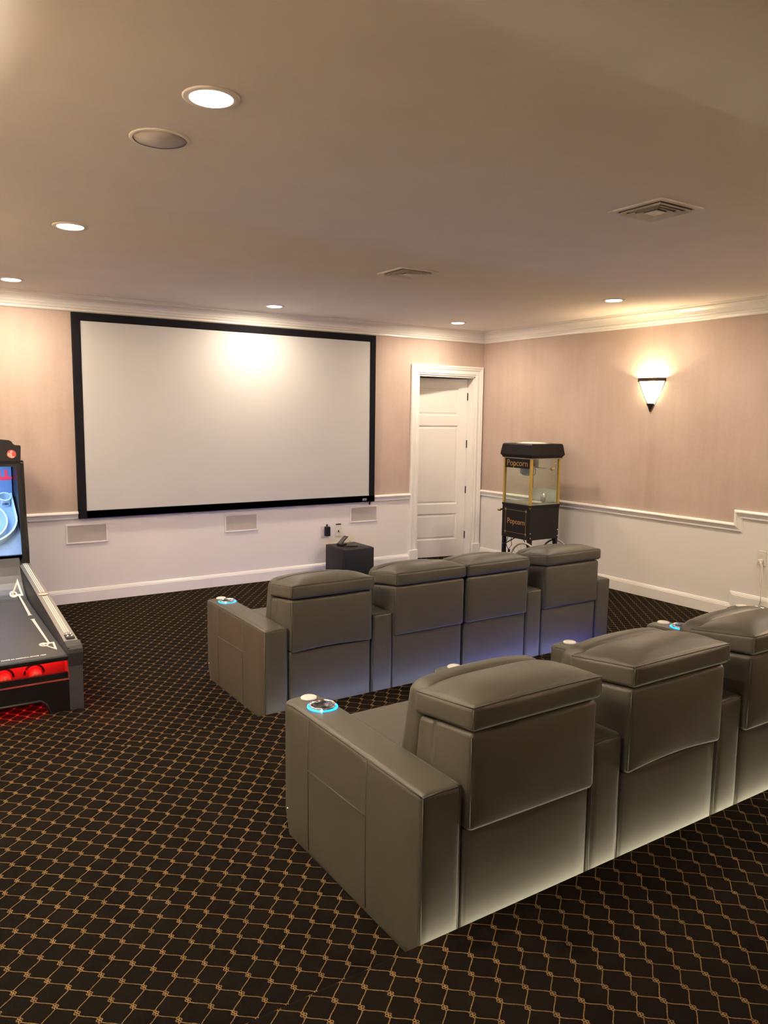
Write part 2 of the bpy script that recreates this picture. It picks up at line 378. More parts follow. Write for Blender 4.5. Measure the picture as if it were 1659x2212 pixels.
CROWN = [(0, 0.145), (0.012, 0.145), (0.020, 0.135), (0.020, 0.122), (0.030, 0.115), (0.036, 0.100), (0.030, 0.096), (0.040, 0.088), (0.046, 0.070), (0.058, 0.050), (0.078, 0.034), (0.100, 0.026), (0.108, 0.024), (0.108, 0.016), (0.122, 0.012), (0.130, 0.004), (0.130, 0)]
sweep([(XL, H), (0.0, H)], CROWN, (0, 0, 0), (1, 0, 0), (0, 0, 1), (0, -1, 0), M_TRIM, 'trim_1')
sweep([(0, H), (-YB, H)], CROWN, (0, 0, 0), (0, -1, 0), (0, 0, 1), (-1, 0, 0), M_TRIM, 'trim_2')
RAIL = [(0, 0), (0.018, 0), (0.026, 0.004), (0.032, 0.012), (0.034, 0.022), (0.030, 0.030), (0.020, 0.034), (0.018, 0.044), (0.014, 0.054), (0.012, 0.062), (0.016, 0.066), (0.016, 0.074), (0.010, 0.080), (0.006, 0.086), (0, 0.086)]
sweep([(XL, 0.935), (-5.3, 0.935)], RAIL, (0, 0, 0), (1, 0, 0), (0, 0, 1), (0, -1, 0), M_TRIM, 'trim_3')
sweep([(-5.3, 0.935), (-1.20, 0.935)], RAIL, (0, 0, 0), (1, 0, 0), (0, 0, 1), (0, -1, 0), M_TRIM, 'trim_4')
sweep([(0, 0.935), (3.80, 0.935), (3.80, 1.065), (6.15, 1.065), (6.15, 1.20), (-YB, 1.20)], RAIL, (0, 0, 0), (0, -1, 0), (0, 0, 1), (-1, 0, 0), M_TRIM, 'trim_5')
BASE = [(0, 0), (0.006, 0), (0.010, 0.004), (0.010, 0.010), (0.014, 0.014), (0.016, 0.022), (0.016, 0.028), (0.020, 0.030), (0.020, 0.140), (0, 0.140)]
sweep([(XL, 0.138), (-1.205, 0.138)], BASE, (0, 0, 0), (1, 0, 0), (0, 0, 1), (0, -1, 0), M_TRIM, 'baseboard_front')
sweep([(0, 0.138), (3.80, 0.138), (3.80, 0.262), (6.15, 0.262), (6.15, 0.40), (-YB, 0.40)], BASE, (0, 0, 0), (0, -1, 0), (0, 0, 1), (-1, 0, 0), M_TRIM, 'baseboard_right')
sweep([(0, H), (-YB, H)], [(o_, w_) for o_, w_ in CROWN], (XL, 0, 0), (0, -1, 0), (0, 0, 1), (1, 0, 0), M_TRIM, 'trim_9')
sweep([(0, 1.035), (-YB, 1.035)], RAIL, (XL, 0, 0), (0, -1, 0), (0, 0, 1), (1, 0, 0), M_TRIM, 'trim_10')
sweep([(0, 0.138), (3.80, 0.138), (3.80, 0.262), (6.15, 0.262), (6.15, 0.40), (-YB, 0.40)], BASE, (XL, 0, 0), (0, -1, 0), (0, 0, 1), (1, 0, 0), M_TRIM, 'baseboard_left')
# door casing
CAS = [(0, 0), (0.022, 0), (0.030, 0.006), (0.034, 0.016), (0.030, 0.026), (0.026, 0.034), (0.026, 0.046), (0.018, 0.056), (0.014, 0.066), (0.020, 0.078), (0.020, 0.104), (0.012, 0.112), (0.010, 0.128), (0, 0.128)]
sweep([(DX0-0.128, 0.0), (DX0-0.128, DH+0.135), (DX1+0.128, DH+0.135), (DX1+0.128, 0.0)], CAS, (0, 0, 0), (1, 0, 0), (0, 0, 1), (0, -1, 0), M_TRIM, 'trim_6')
bm = bmesh.new()
box(bm, DX0-0.132, DX0+0.002, -0.040, 0, 0, 0.19, bev=0.004); box(bm, DX1-0.002, DX1+0.132, -0.040, 0, 0, 0.19, bev=0.004); struct('trim_7', bm, M_TRIM)
bm = bmesh.new()
box(bm, DX0-0.001, DX0+0.012, 0, WT, 0, DH); box(bm, DX1-0.012, DX1+0.001, 0, WT, 0, DH); box(bm, DX0, DX1, 0, WT, DH-0.012, DH+0.001)
box(bm, DX0+0.012, DX0+0.024, 0.03, 0.07, 0, DH-0.012)
struct('trim_8', bm, M_TRIM)

# door leaf, hinged on the right and standing ajar into the passage
def make_door():
    W_, Hh, th = 0.90, 2.425, 0.04
    piv = thing('door_1', 'x', 'door', (DX1-0.014, WT-0.002, 0.008), math.radians(-10.5)); del piv['label']; del piv['category']; piv['kind'] = 'structure'
    bm = bmesh.new()
    stile = 0.125; rails = [(0, 0.235), (0.60, 0.725), (1.80, 1.93), (2.30, Hh)]
    box(bm, -W_, -W_+stile, 0, th, 0, Hh); box(bm, -stile, 0, 0, th, 0, Hh)
    for a, b_ in rails: box(bm, -W_+stile, -stile, 0, th, a, b_)
    link('door_frame', bm, M_TRIM, piv)
    for (a, b_) in ((0.235, 0.60), (0.725, 1.80), (1.93, 2.30)):
        bm = bmesh.new(); x0, x1 = -W_+stile, -stile
        def ring(i, y): return [(x0+i, y, a+i), (x1-i, y, a+i), (x1-i, y, b_-i), (x0+i, y, b_-i)]
        rs = [ring(0, 0.002), ring(0.008, 0.004), ring(0.014, 0.014), ring(0.022, 0.014), ring(0.045, 0.007), ring(0.050, 0.007)]
        vs = [[bm.verts.new(p) for p in q] for q in rs]
        for p, q in zip(vs, vs[1:]):
            for k in range(4): bm.faces.new((p[k], p[(k+1) % 4], q[(k+1) % 4], q[k]))
        bm.faces.new(vs[-1]); link('door_panel', bm, M_TRIM, piv)
    for z in (2.19, 1.55, 0.92, 0.29):
        bm = bmesh.new(); lathe(bm, [(0.008, -0.05), (0.008, 0.05)], 12, Matrix.Translation((0.004, -0.008, z))); box(bm, -0.003, 0.012, -0.004, 0.03, z-0.05, z+0.05)
        link('hinge', bm, M_HINGE, piv)
    return piv
make_door()

# ------------------------------------------------------------------ projection screen
sc = thing('projection_screen', 'large wide white projection screen in a black velvet frame on the front wall', 'screen', (-3.523, 0, 0.862))
SX, SZ = 1.759, 2.034
bm = bmesh.new(); bw = 0.078
prof = [(0, 0), (0.045, 0), (0.050, 0.006), (0.050, bw-0.006), (0.044, bw), (0.03, bw)]
fr = sweep([(-SX, 0), (-SX, SZ), (SX, SZ), (SX, 0), (-SX, 0)], prof, (0, 0, 0), (1, 0, 0), (0, 0, 1), (0, -1, 0), M_VELVET, 'x', ret=True)
# close the last corner exactly
link('frame', fr, M_VELVET, sc)
bm = bmesh.new(); box(bm, -SX, SX, -0.050, -0.0, 0, bw); box(bm, -SX, -SX+bw, -0.0501, 0, 0, bw); link('frame_bottom', bm, M_VELVET, sc)
link('screen_surface', B(-SX+0.06, SX-0.06, -0.040, -0.030, 0.06, SZ-0.06), M_SCREEN, sc)
link('maker_plate', B(SX-0.178, SX-0.118, -0.0525, -0.050, 0.018, 0.044, bev=0.002), mat('badge_silver', (0.5, 0.5, 0.5, 1), 0.3, metal=0.6, noise=0.1), sc, label='small silver plate at the lower right corner')
bm = text_bm('screen', 0.02) if False else bmesh.new(); box(bm, SX-0.172, SX-0.124, -0.0532, -0.0524, 0.027, 0.035); link('plate_mark', bm, mat('badge_dark', (0.12, 0.12, 0.12, 1), 0.4, noise=0.1), sc)
link('pull_tab', B(SX-0.065, SX-0.052, -0.035, -0.02, -0.04, 0), M_BRONZE, sc)

# ------------------------------------------------------------------ in-wall speakers
for (x0, x1, l) in ((-5.405, -4.998, 'flat grey in-wall speaker grille below the left end of the screen'),
                    (-3.727, -3.327, 'flat grey in-wall speaker grille centred below the screen'),
                    (-2.093, -1.696, 'flat grey in-wall speaker grille below the right end of the screen')):
    t = thing('wall_speaker', l, 'speaker', ((x0+x1)/2, 0, 0.705), 0, 'in-wall speakers under the screen')
    hw = (x1-x0)/2
    bm = bmesh.new(); fw = 0.016
    for a in ((-hw, hw, -0.012, 0, 0.1-fw, 0.1), (-hw, hw, -0.012, 0, -0.1, -0.1+fw), (-hw, -hw+fw, -0.012, 0, -0.1+fw, 0.1-fw), (hw-fw, hw, -0.012, 0, -0.1+fw, 0.1-fw)): box(bm, *a, bev=0.002)
    link('frame', bm, M_WHITE, t)
    link('grille', B(-hw+fw, hw-fw, -0.006, 0, -0.1+fw, 0.1-fw), M_GREY, t)

# ------------------------------------------------------------------ outlets, cords
def plate(name, label, cat, loc, rz, w_=0.088, h_=0.14):
    t = thing(name, label, cat, loc, rz)
    link('cover_plate', B(-w_/2, w_/2, -0.007, 0, -h_/2, h_/2, bev=0.003), M_PLAST, t)
    return t
t = plate('wall_outlet', 'white wall outlet with a black power adapter plugged in, left above the subwoofer', 'outlet', (-2.452, 0, 0.522), 0, 0.095)
link('socket', B(-0.022, 0.022, -0.010, -0.006, -0.045, 0.045, bev=0.002), M_PLAST, t)
t = thing('power_adapter', 'black power adapter plugged into the outlet left above the subwoofer', 'adapter', (-2.43, -0.010, 0.53))
link('adapter_body', B(-0.028, 0.030, -0.055, 0, -0.058, 0.056, bev=0.006), M_BLACK, t)
link('prong_cover', B(-0.006, 0.004, -0.03, -0.005, 0.05, 0.085, bev=0.002), M_BLACK, t)
bm = bmesh.new(); tube(bm, [(0.005, -0.03, -0.055), (0.012, -0.032, -0.075), (0.02, -0.03, -0.12), (0.022, -0.028, -0.3), (0.0, -0.03, -0.45), (-0.03, -0.035, -0.515)], 0.0045)
link('cord', bm, M_PLAST, t, True)
t = plate('wall_outlet', 'white cable wall plate under a small black slot, right above the subwoofer', 'outlet', (-2.257, 0, 0.522), 0, 0.082)
link('black_slot', B(-0.036, 0.036, -0.009, 0, 0.073, 0.086, bev=0.002), M_BLACK, t)
link('jack', B(-0.010, 0.012, -0.018, -0.006, -0.016, 0.006, bev=0.003), M_HINGE, t)
bm = bmesh.new(); tube(bm, [(0.0, -0.018, -0.004), (0.03, -0.035, -0.008), (0.07, -0.06, -0.05), (0.10, -0.085, -0.10), (0.12, -0.10, -0.135)], 0.005); link('white_cable', bm, M_PLAST, t, True)
t = plate('wall_outlet', 'white wall outlet on the right wall with a white plug and hanging cord', 'outlet', (0, -4.10, 0.635), math.radians(-90), 0.085, 0.135)
link('socket', B(-0.02, 0.02, -0.009, -0.006, 0.01, 0.045, bev=0.002), M_PLAST, t)
link('plug', B(-0.018, 0.018, -0.04, -0.006, -0.045, -0.012, bev=0.006), M_PLAST, t)
bm = bmesh.new(); tube(bm, [(0.01, -0.04, -0.025), (0.03, -0.045, -0.06), (0.032, -0.03, -0.15), (0.03, -0.03, -0.30), (0.035, -0.03, -0.42), (0.0, -0.03, -0.488)], 0.004)
tube(bm, [(0.01, -0.04, -0.03), (0.012, -0.035, -0.10), (0.008, -0.03, -0.2), (0.028, -0.03, -0.32), (0.036, -0.03, -0.20), (0.032, -0.04, -0.06)], 0.003)
link('cord', bm, M_PLAST, t, True)

# ------------------------------------------------------------------ subwoofer and remotes
SUBZ = 0.382
t = thing('subwoofer', 'black cube subwoofer standing on the carpet by the front wall', 'subwoofer', (-2.275, -0.305, 0))
link('cabinet', B(-0.205, 0.205, -0.200, 0.225, 0.015, SUBZ, bev=0.012, seg=3), mat('sub_black', (0.010, 0.009, 0.010, 1), 0.45, spec=0.3, noise=0.08), t, True)
link('front_grille', B(-0.203, 0.203, -0.228, -0.204, 0.02, SUBZ-0.004, bev=0.008, seg=3), mat('sub_cloth', (0.006, 0.0055, 0.007, 1), 0.8, noise=0.2, nscale=500), t, True)
for sx_ in (-0.17, 0.17):
    for sy_ in (-0.17, 0.19):
        bm = bmesh.new(); lathe(bm, [(0.015, 0), (0.018, 0.016)], 12, Matrix.Translation((sx_, sy_, 0))); link('foot', bm, M_RUBBER, t)
t = thing('touch_remote', 'black touchscreen remote leaning in its charging dock on the subwoofer', 'remote', (-2.36, -0.26, SUBZ), math.radians(-82))
bm = cushion(-0.045, 0.045, -0.045, 0.05, 0, 0.03, 0.01, n=2); link('dock', bm, M_BLACK, t, True)
bm = cushion(-0.040, 0.040, -0.010, 0.007, 0.012, 0.155, 0.006, n=2, deform=lambda p: Vector((p.x, p.y+(p.z-0.012)*0.75-0.035, 0.02+(p.z-0.012)*0.62))); bd = link('remote_body', bm, M_BLACK, t, True)
bm = bmesh.new(); box(bm, -0.033, 0.033, -0.0135, -0.0095, 0.028, 0.145)
for v in bm.verts: v.co = Vector((v.co.x, v.co.y+(v.co.z-0.012)*0.75-0.035-0.001, 0.02+(v.co.z-0.012)*0.62))
link('display', bm, M_SCREENG, bd)
o = tag(link('slim_remote', cushion(-0.075, 0.075, -0.018, 0.018, 0, 0.014, 0.006, n=2), M_RUBBER, None, True, loc=(-2.285, -0.37, SUBZ)), 'slim dark remote lying flat on the front of the subwoofer top', 'remote')
o.rotation_euler = (0, 0, math.radians(-22))

# ------------------------------------------------------------------ ceiling fixtures
def downlight(x, y, label):
    t = thing('downlight', label, 'light', (x, y, H), 0, 'recessed ceiling downlights')
    bm = bmesh.new(); lathe(bm, [(0.078, 0.0), (0.102, 0.0), (0.102, -0.004), (0.098, -0.007), (0.078, -0.006)], 40, cap=False); link('trim_ring', bm, M_CEIL, t, True)
    bm = bmesh.new(); lathe(bm, [(0.077, 0.0), (0.077, -0.007), (0.070, -0.010), (0.05, -0.0115), (0.0005, -0.012)], 40); link('diffuser', bm, M_DIFF, t, True)
    area('downlight_lamp', (0, 0, -0.014), (0, 0, 0), 0.14, 0, DOWN_W, DOWN_COL, t, 'DISK')
for x, y, l in ((-5.87, -5.36, 'large bright recessed downlight nearest the camera, beside the round ceiling speaker'),
                (-5.88, -3.02, 'recessed downlight second from the camera in the left row'),
                (-5.896, -0.70, 'recessed downlight at the far left above the arcade machine'),
                (-3.386, -0.61, 'recessed downlight above the middle of the projection screen'),
                (-1.005, -0.681, 'recessed downlight above the door in the far corner'),
                (-0.978, -3.02, 'recessed downlight near the right wall crown above the sconce'),
                (-0.98, -5.36, 'recessed downlight out of view on the right of the ceiling')):
    downlight(x, y, l)
t = thing('ceiling_speaker', 'round off-white ceiling speaker grille beside the nearest downlight', 'speaker', (-5.893, -4.835, H))
bm = bmesh.new(); lathe(bm, [(0.108, 0.0), (0.122, 0.0), (0.122, -0.003), (0.116, -0.006), (0.108, -0.006)], 40, cap=False); link('trim_ring', bm, M_CEIL, t, True)
bm = bmesh.new(); lathe(bm, [(0.108, 0.0), (0.108, -0.004), (0.0005, -0.005)], 40); link('grille', bm, mat('ceil_grille', (0.66, 0.62, 0.57, 1), 0.8, noise=0.05, nscale=900), t, True)

def vent(x, y, label):
    t = thing('ceiling_vent', label, 'vent', (x, y, H), 0, 'square ceiling air vents')
    h = 0.175
    bm = bmesh.new()
    for a in ((-h, h, h-0.03, h), (-h, h, -h, -h+0.03), (-h, -h+0.03, -h+0.03, h-0.03), (h-0.03, h, -h+0.03, h-0.03)): box(bm, a[0], a[1], a[2], a[3], -0.009, 0, bev=0.002)
    link('frame', bm, M_METALW, t)
    link('duct_shade_plate', B(-h+0.025, h-0.025, -h+0.025, h-0.025, -0.003, -0.001), M_DUCTSHADE, t)  # flat dark sheet painted as duct shade, the ceiling has no hole
    # L-shaped louvre blades in four directions
    for k, rr in enumerate((0.136, 0.104, 0.072)):
        for s_ in range(4):
            bm = bmesh.new(); L_ = rr
            pts = [(-L_, rr, -0.019), (L_, rr, -0.019), (L_-0.012, rr-0.012, -0.006), (-L_+0.012, rr-0.012, -0.006)]
            p2 = [(a, b_, c-0.0015) for a, b_, c in pts]
            M_ = Matrix.Rotation(PI/2*s_, 4, 'Z')
            va = [bm.verts.new(M_ @ Vector(p)) for p in pts]; vb = [bm.verts.new(M_ @ Vector(p)) for p in p2]
            bm.faces.new(va); bm.faces.new(vb[::-1])
            for i in range(4): bm.faces.new((va[i], va[(i+1) % 4], vb[(i+1) % 4], vb[i]))
            link('louvre_blade', bm, M_METALW, t)
    link('centre_plate', B(-0.04, 0.04, -0.04, 0.04, -0.020, -0.014, bev=0.002), M_METALW, t)
vent(-3.35, -5.315, 'larger-looking square ceiling vent nearer the camera on the right')
vent(-3.362, -3.0, 'square ceiling vent farther away, above the front row of chairs')

# ------------------------------------------------------------------ wall sconces
def sconce(loc, rz, label, watts=None):
    t = thing('wall_sconce', label, 'sconce', loc, rz, 'bronze wall sconces')   # local: wall at y=0, room at -y, z=0 at the tip
    R0, n = 0.150, 14
    def arc(rx, ry, z, k=n): return [Vector((rx*math.cos(PI+PI*i/k), ry*math.sin(PI+PI*i/k), z)) for i in range(k+1)]
    lv = [(0.036, 0.030, 0.085), (0.075, 0.055, 0.15), (0.115, 0.085, 0.235), (0.150, 0.108, 0.325)]
    bm = bmesh.new(); rows = []
    for rx, ry, z in lv: rows.append([bm.verts.new(p) for p in arc(rx, ry, z)])
    for a, b_ in zip(rows, rows[1:]):
        for i in range(n): bm.faces.new((a[i], a[i+1], b_[i+1], b_[i]))
    g = link('glass_shade', bm, M_SGLASS, t, True)
    bm = bmesh.new(); o_, i_ = [], []
    for z in (0.322, 0.358):
        o_.append([bm.verts.new(p) for p in arc(0.168, 0.122, z)]); i_.append([bm.verts.new(p) for p in arc(0.162, 0.116, z)])
    for i in range(n):
        bm.faces.new((o_[0][i], o_[0][i+1], o_[1][i+1], o_[1][i])); bm.faces.new((i_[0][i], i_[1][i], i_[1][i+1], i_[0][i+1]))
        bm.faces.new((o_[1][i], o_[1][i+1], i_[1][i+1], i_[1][i])); bm.faces.new((o_[0][i], i_[0][i], i_[0][i+1], o_[0][i+1]))
    link('rim_band', bm, M_BRONZE, t)
    for k in range(5):
        a = PI+PI*k/4; bm = bmesh.new()
        tube(bm, [(0.040*math.cos(a), 0.034*math.sin(a), 0.08), (0.080*math.cos(a), 0.060*math.sin(a), 0.15), (0.120*math.cos(a), 0.090*math.sin(a), 0.235), (0.160*math.cos(a), 0.116*math.sin(a), 0.33)], 0.0035, 6)
        link('rib', bm, M_BRONZE, t)
    bm = bmesh.new(); prof = [(0.001, 0.0), (0.010, 0.014), (0.014, 0.03), (0.022, 0.05), (0.036, 0.07), (0.042, 0.085), (0.042, 0.092), (0.001, 0.093)]
    lathe(bm, prof, 16)
    for v in bm.verts: v.co.y = v.co.y*0.85 - 0.02
    for v in bm.verts: v.co.y = min(v.co.y, 0.0)
    link('finial', bm, M_BRONZE, t, True)
    bm = bmesh.new(); bmesh.ops.create_uvsphere(bm, u_segments=12, v_segments=8, radius=0.022, matrix=Matrix.Translation((0, -0.05, 0.26))); link('bulb', bm, M_DIFF, t, True)
    l = bpy.data.lights.new('sconce_lamp', 'POINT'); l.energy = watts or SCONCE_W; l.color = (1, 0.78, 0.48) if watts is None else (1, 0.855, 0.68); l.shadow_soft_size = 0.025
    lo = bpy.data.objects.new('sconce_lamp', l); COL.objects.link(lo); lo.parent = t; lo.location = (0, -0.06, 0.30)
sconce((0, -2.755, 2.0), math.radians(-90), 'lit bronze and glass wall sconce on the right wall')
sconce((0, -7.0, 2.1), math.radians(-90), 'added uplight sconce out of view farther back on the right wall', UP_W*1.1)  # this one and those below are added uplights for the ceiling
sconce((XL, -2.6, 2.0), math.radians(90), 'added uplight sconce out of view on the left wall beside the arcade machine', UP_W*0.9)
sconce((XL, -5.4, 2.05), math.radians(90), 'added uplight sconce out of view on the middle of the left wall', UP_W)
sconce((-5.2, YB, 2.2), math.radians(180), 'added uplight sconce out of view on the rear wall, left one', UP_W*0.06)
sconce((-2.0, YB, 2.2), math.radians(180), 'added uplight sconce out of view on the rear wall, right one', UP_W*0.06)

# ------------------------------------------------------------------ recliners
SWt = 0.605; AW = 0.165; AZ = 0.59; AL = 1.03
def seam_line(bm, pts, rad=0.0028): tube(bm, pts, rad, 5)
def make_arm(parent, xc, side, zfloor_label=None):
    """arm centred on local xc; runs from rear y=0 to front y=AL"""
    x0, x1 = xc-AW/2, xc+AW/2
    def df(p):
        q = p.copy()
        tx = (p.x-xc)/(AW/2)
        if p.y > AL-0.12: q.y -= 0.030*(abs(tx)**2.5)*((p.y-(AL-0.12))/0.12)          # bowed front
        if p.y > AL-0.16 and p.z > AZ-0.10: q.z -= 0.010*((p.y-(AL-0.16))/0.16)**2
        if p.y > AL-0.10 and p.z < 0.10: q.y -= 0.035*(0.10-p.z)/0.10
        return q
    a = link('armrest', cushion(x0, x1, 0, AL, -0.012, AZ, 0.022, {'+z': 0.008, '-x': 0.004, '+x': 0.004, '-y': 0.004}, df, 6), M_LEATHER, parent, True)
    bm = bmesh.new(); e = 0.0035
    for xs in (x0+e, x1-e):
        seam_line(bm, [(xs, 0.012, AZ-0.010), (xs, 0.03, AZ-0.007), (xs, AL*0.5, AZ-0.006), (xs, AL-0.10, AZ-0.008), (xs, AL-0.055, AZ-0.014)])
    seam_line(bm, [(x0+0.006, 0.006, AZ-0.010), (xc, 0.003, AZ-0.004), (x1-0.006, 0.006, AZ-0.010)])
    for xs in (x0+0.006, x1-0.006): seam_line(bm, [(xs, 0.005, 0.02), (xs, 0.005, AZ-0.012)], 0.002)
    sx_ = x0-0.0015 if side < 0 else x1+0.0015
    seam_line(bm, [(sx_, 0.775, 0.02), (sx_-0.003*(1 if side < 0 else -1), 0.775, 0.3), (sx_, 0.775, AZ-0.012)], 0.002)
    seam_line(bm, [(sx_, 0.335, 0.02), (sx_-0.003*(1 if side < 0 else -1), 0.335, 0.3), (sx_, 0.335, AZ-0.012)], 0.002)
    seam_line(bm, [(sx_-0.0035*(1 if side < 0 else -1), 0.775, 0.365), (sx_-0.0035*(1 if side < 0 else -1), 0.335, 0.372)], 0.003)
    link('piping', bm, M_SEAM, a, True)
    zt = AZ+0.0065
    bm = bmesh.new(); lathe(bm, [(0.034, -0.004), (0.035, 0.003), (0.031, 0.006), (0.0005, 0.0065)], 28, Matrix.Translation((xc+0.012, AL-0.075, zt-0.004))); link('control_pad', bm, M_PAD, a, True, label='white round control pad')
    cx, cy_ = xc+0.010, AL-0.200
    Mt = Matrix.Translation((cx, cy_, zt))
    bm = bmesh.new(); lathe(bm, [(0.058, -0.004), (0.064, -0.001), (0.064, 0.001), (0.060, 0.003), (0.056, 0.002)], 36, Mt, cap=False); link('light_ring', bm, M_LED, a, True, label='glowing blue ring')
    bm = bmesh.new(); lathe(bm, [(0.055, -0.001), (0.0555, 0.009), (0.053, 0.012), (0.050, 0.010), (0.048, 0.001)], 36, Mt, cap=False); c = link('cup_holder', bm, M_CHROME, a, True, label='chrome cup holder rim')
    bm = bmesh.new(); lathe(bm, [(0.049, 0.0005), (0.0005, 0.001)], 28, Mt); link('cup_shade_disc', bm, M_BLACK, a, True, label='dark disc for the shaded cup well')  # black disc painted as the shade down in the cup
    bm = bmesh.new(); bmesh.ops.create_uvsphere(bm, u_segments=8, v_segments=6, radius=0.005, matrix=Matrix.Translation((cx-0.035, cy_-0.056, zt+0.005))); link('touch_button', bm, M_LEDW, a, True)
    bm = bmesh.new(); bmesh.ops.create_uvsphere(bm, u_segments=8, v_segments=6, radius=0.006, matrix=Matrix.Translation((x0-0.001 if side < 0 else x1+0.001, AL-0.065, 0.115))); link('stud', bm, M_CHROME, a, True)
    return a
def make_recliner(loc, label, group, arms, xw=SWt, fold=0.0, sag=0.0):
    """local x=0 middle of the seat, y=0 rear face of the arms, +y towards the screen"""
    t = thing('recliner_chair', label, 'recliner', loc, 0, group)
    h = xw/2
    # lower rear panel (body)
    link('lower_back_panel', cushion(-h-0.002, h+0.002, 0.002, 0.30, -0.010, 0.425, 0.016, {'-y': 0.008}, n=6), M_LEATHER, t, True)
    # upper rear panel
    def dfu(p):
        q = p.copy(); fy = (p.y+0.022)/0.33
        q.z -= 0.036*max(0, fy)*max(0, (p.z-0.42)/0.34)
        if p.y > 0.2: q.y -= (p.z-0.42)*0.10
        if p.y < 0.02 and p.z < 0.50:
            tx = (p.x/h+1)/2
            q.z += fold*math.sin(PI*min(1, max(0, tx)))*(0.50-p.z)/0.08
        return q
    link('upper_back_panel', cushion(-h, h, -0.022, 0.31, 0.421, 0.768, 0.020, {'-y': 0.010, '+x': 0.006, '-x': 0.006}, dfu, 7), M_LEATHER, t, True)
    for sx_ in (-h+0.006, h-0.006):
        bm = bmesh.new(); seam_line(bm, [(sx_, -0.0165, 0.44), (sx_, -0.0165, 0.75)], 0.0022); link('stitching', bm, M_SEAM, t, True)
    # headrest box
    def dfh(p):
        q = p.copy(); fy = (p.y+0.035)/0.33
        q.z -= 0.040*max(0, fy)
        tx = min(1, abs(p.x)/(h+0.006))
        if p.z > 0.80:
            q.z += 0.050*(1-tx**4.5)*(1-abs(2*min(1, max(0, fy))-1)**2.6)*(p.z-0.80)/0.06
        return q
    hr = link('headrest', cushion(-h-0.006, h+0.006, -0.036, 0.295, 0.775, 0.862, 0.017, {'-y': 0.006, '+x': 0.005, '-x': 0.005}, dfh, 10), M_LEATHER, t, True)
    bm = bmesh.new()
    hz = lambda y: 0.862-0.040*max(0, (y+0.035)/0.33)-0.004
    seam_line(bm, [dfh(Vector((x, -0.031, 0.857)))+Vector((0, -0.001, 0.001)) for x in [(-h-0.001)+(2*h+0.002)*k/16 for k in range(17)]], 0.0026)
    for sx_ in (-1, 1): seam_line(bm, [(sx_*(h+0.003), y, hz(y)-0.001) for y in (-0.03, 0.05, 0.15, 0.25, 0.285)], 0.0026)
    for sx_ in (-1, 1): seam_line(bm, [(sx_*(h+0.002), -0.032, 0.785), (sx_*(h+0.002), -0.032, 0.85)], 0.0022)
    link('piping', bm, M_SEAM, hr, True)
    # front back-cushion roll
    def dfc(p):
        q = p.copy(); q.y -= (p.z-0.45)*0.20
        return q
    link('back_cushion', cushion(-h+0.004, h-0.004, 0.305, 0.435, 0.42, 0.842, 0.045, {'+y': 0.03, '+z': 0.03}, dfc, 6), M_LEATHER, t, True)
    # seat cushion and footrest
    link('seat_cushion', cushion(-h+0.003, h-0.003, 0.33, 0.975, 0.30, 0.478, 0.035, {'+z': 0.020, '+y': 0.01}, None, 6), M_LEATHER, t, True)
    link('footrest', cushion(-h+0.003, h-0.003, 0.88, 0.985, 0.05, 0.298, 0.025, {'+y': 0.012}, None, 4), M_LEATHER, t, True)
    link('base_frame', B(-h+0.02, h-0.02, 0.10, 0.90, 0.0, 0.30), M_BLACK, t)
    for a in arms: make_arm(t, a[0], a[1])
    return t
YR1, YR2 = -3.85, -6.28
g1, g2 = 'front row recliners', 'back row recliners'
# front row: seats centred at these x; arms given relative to the seat
def rel(ax, sx_): return ax-sx_
make_recliner((-4.517, YR1, 0), 'grey leather recliner at the left end of the front row, beside the open aisle', g1, [(rel(-4.915, -4.517), -1)], fold=0.012)
make_recliner((-3.726, YR1, 0), 'grey leather recliner second in the front row, just below the subwoofer', g1, [(rel(-4.117, -3.726), -1)])
make_recliner((-3.094, YR1, 0), 'grey leather recliner third in the front row, touching its left neighbour', g1, [(rel(-2.700, -3.094), 1)])
make_recliner((-2.302, YR1, 0), 'grey leather recliner at the right end of the front row, before the popcorn cart', g1, [(rel(-1.907, -2.302), 1)])
xs2 = [-5.472+0.79*k for k in range(5)]
labs = ['large grey leather recliner nearest the camera at the left end of the back row', 'grey leather recliner second in the back row, rear seam gaping',
        'grey leather recliner third in the back row, cut by the right picture edge', 'grey leather recliner at the far right of the back row, mostly out of the frame']
for k in range(4):
    c_ = (xs2[k]+xs2[k+1])/2
    arms = [(xs2[k]-c_, -1)]
    if k == 3: arms.append((xs2[4]-c_, 1))
    make_recliner((c_, YR2, T1), labs[k], g2, arms, 0.600, fold=0.02 if k == 1 else 0.0)

# ------------------------------------------------------------------ popcorn cart
pc = thing('popcorn_cart', 'black popcorn machine cart with glass sides and gold trim in the corner', 'popcorn machine', (-0.735, -1.74, 0))
W_ = 0.468
link('cart_body', B(0, W_, 0, W_, 0.52, 0.90, bev=0.004), M_CART, pc)
link('machine_base', B(-0.004, W_+0.004, -0.004, W_+0.004, 0.90, 0.925, bev=0.003), M_CART, pc)
bm = bmesh.new()
def ringbox(z, o): return [(-o, -o, z), (W_+o, -o, z), (W_+o, W_+o, z), (-o, W_+o, z)]
vs = [[bm.verts.new(p) for p in ringbox(z, o)] for z, o in ((1.465, 0.006), (1.472, 0.010), (1.503, 0.030), (1.615, 0.012), (1.628, 0.002))]
for a, b_ in zip(vs, vs[1:]):
    for k in range(4): bm.faces.new((a[k], a[(k+1) % 4], b_[(k+1) % 4], b_[k]))
bm.faces.new(vs[0][::-1]); bm.faces.new(vs[-1]); link('roof', bm, M_CART, pc)
link('roof_plate', B(-0.015, W_+0.015, -0.015, W_+0.015, 1.455, 1.465), M_ALU, pc)
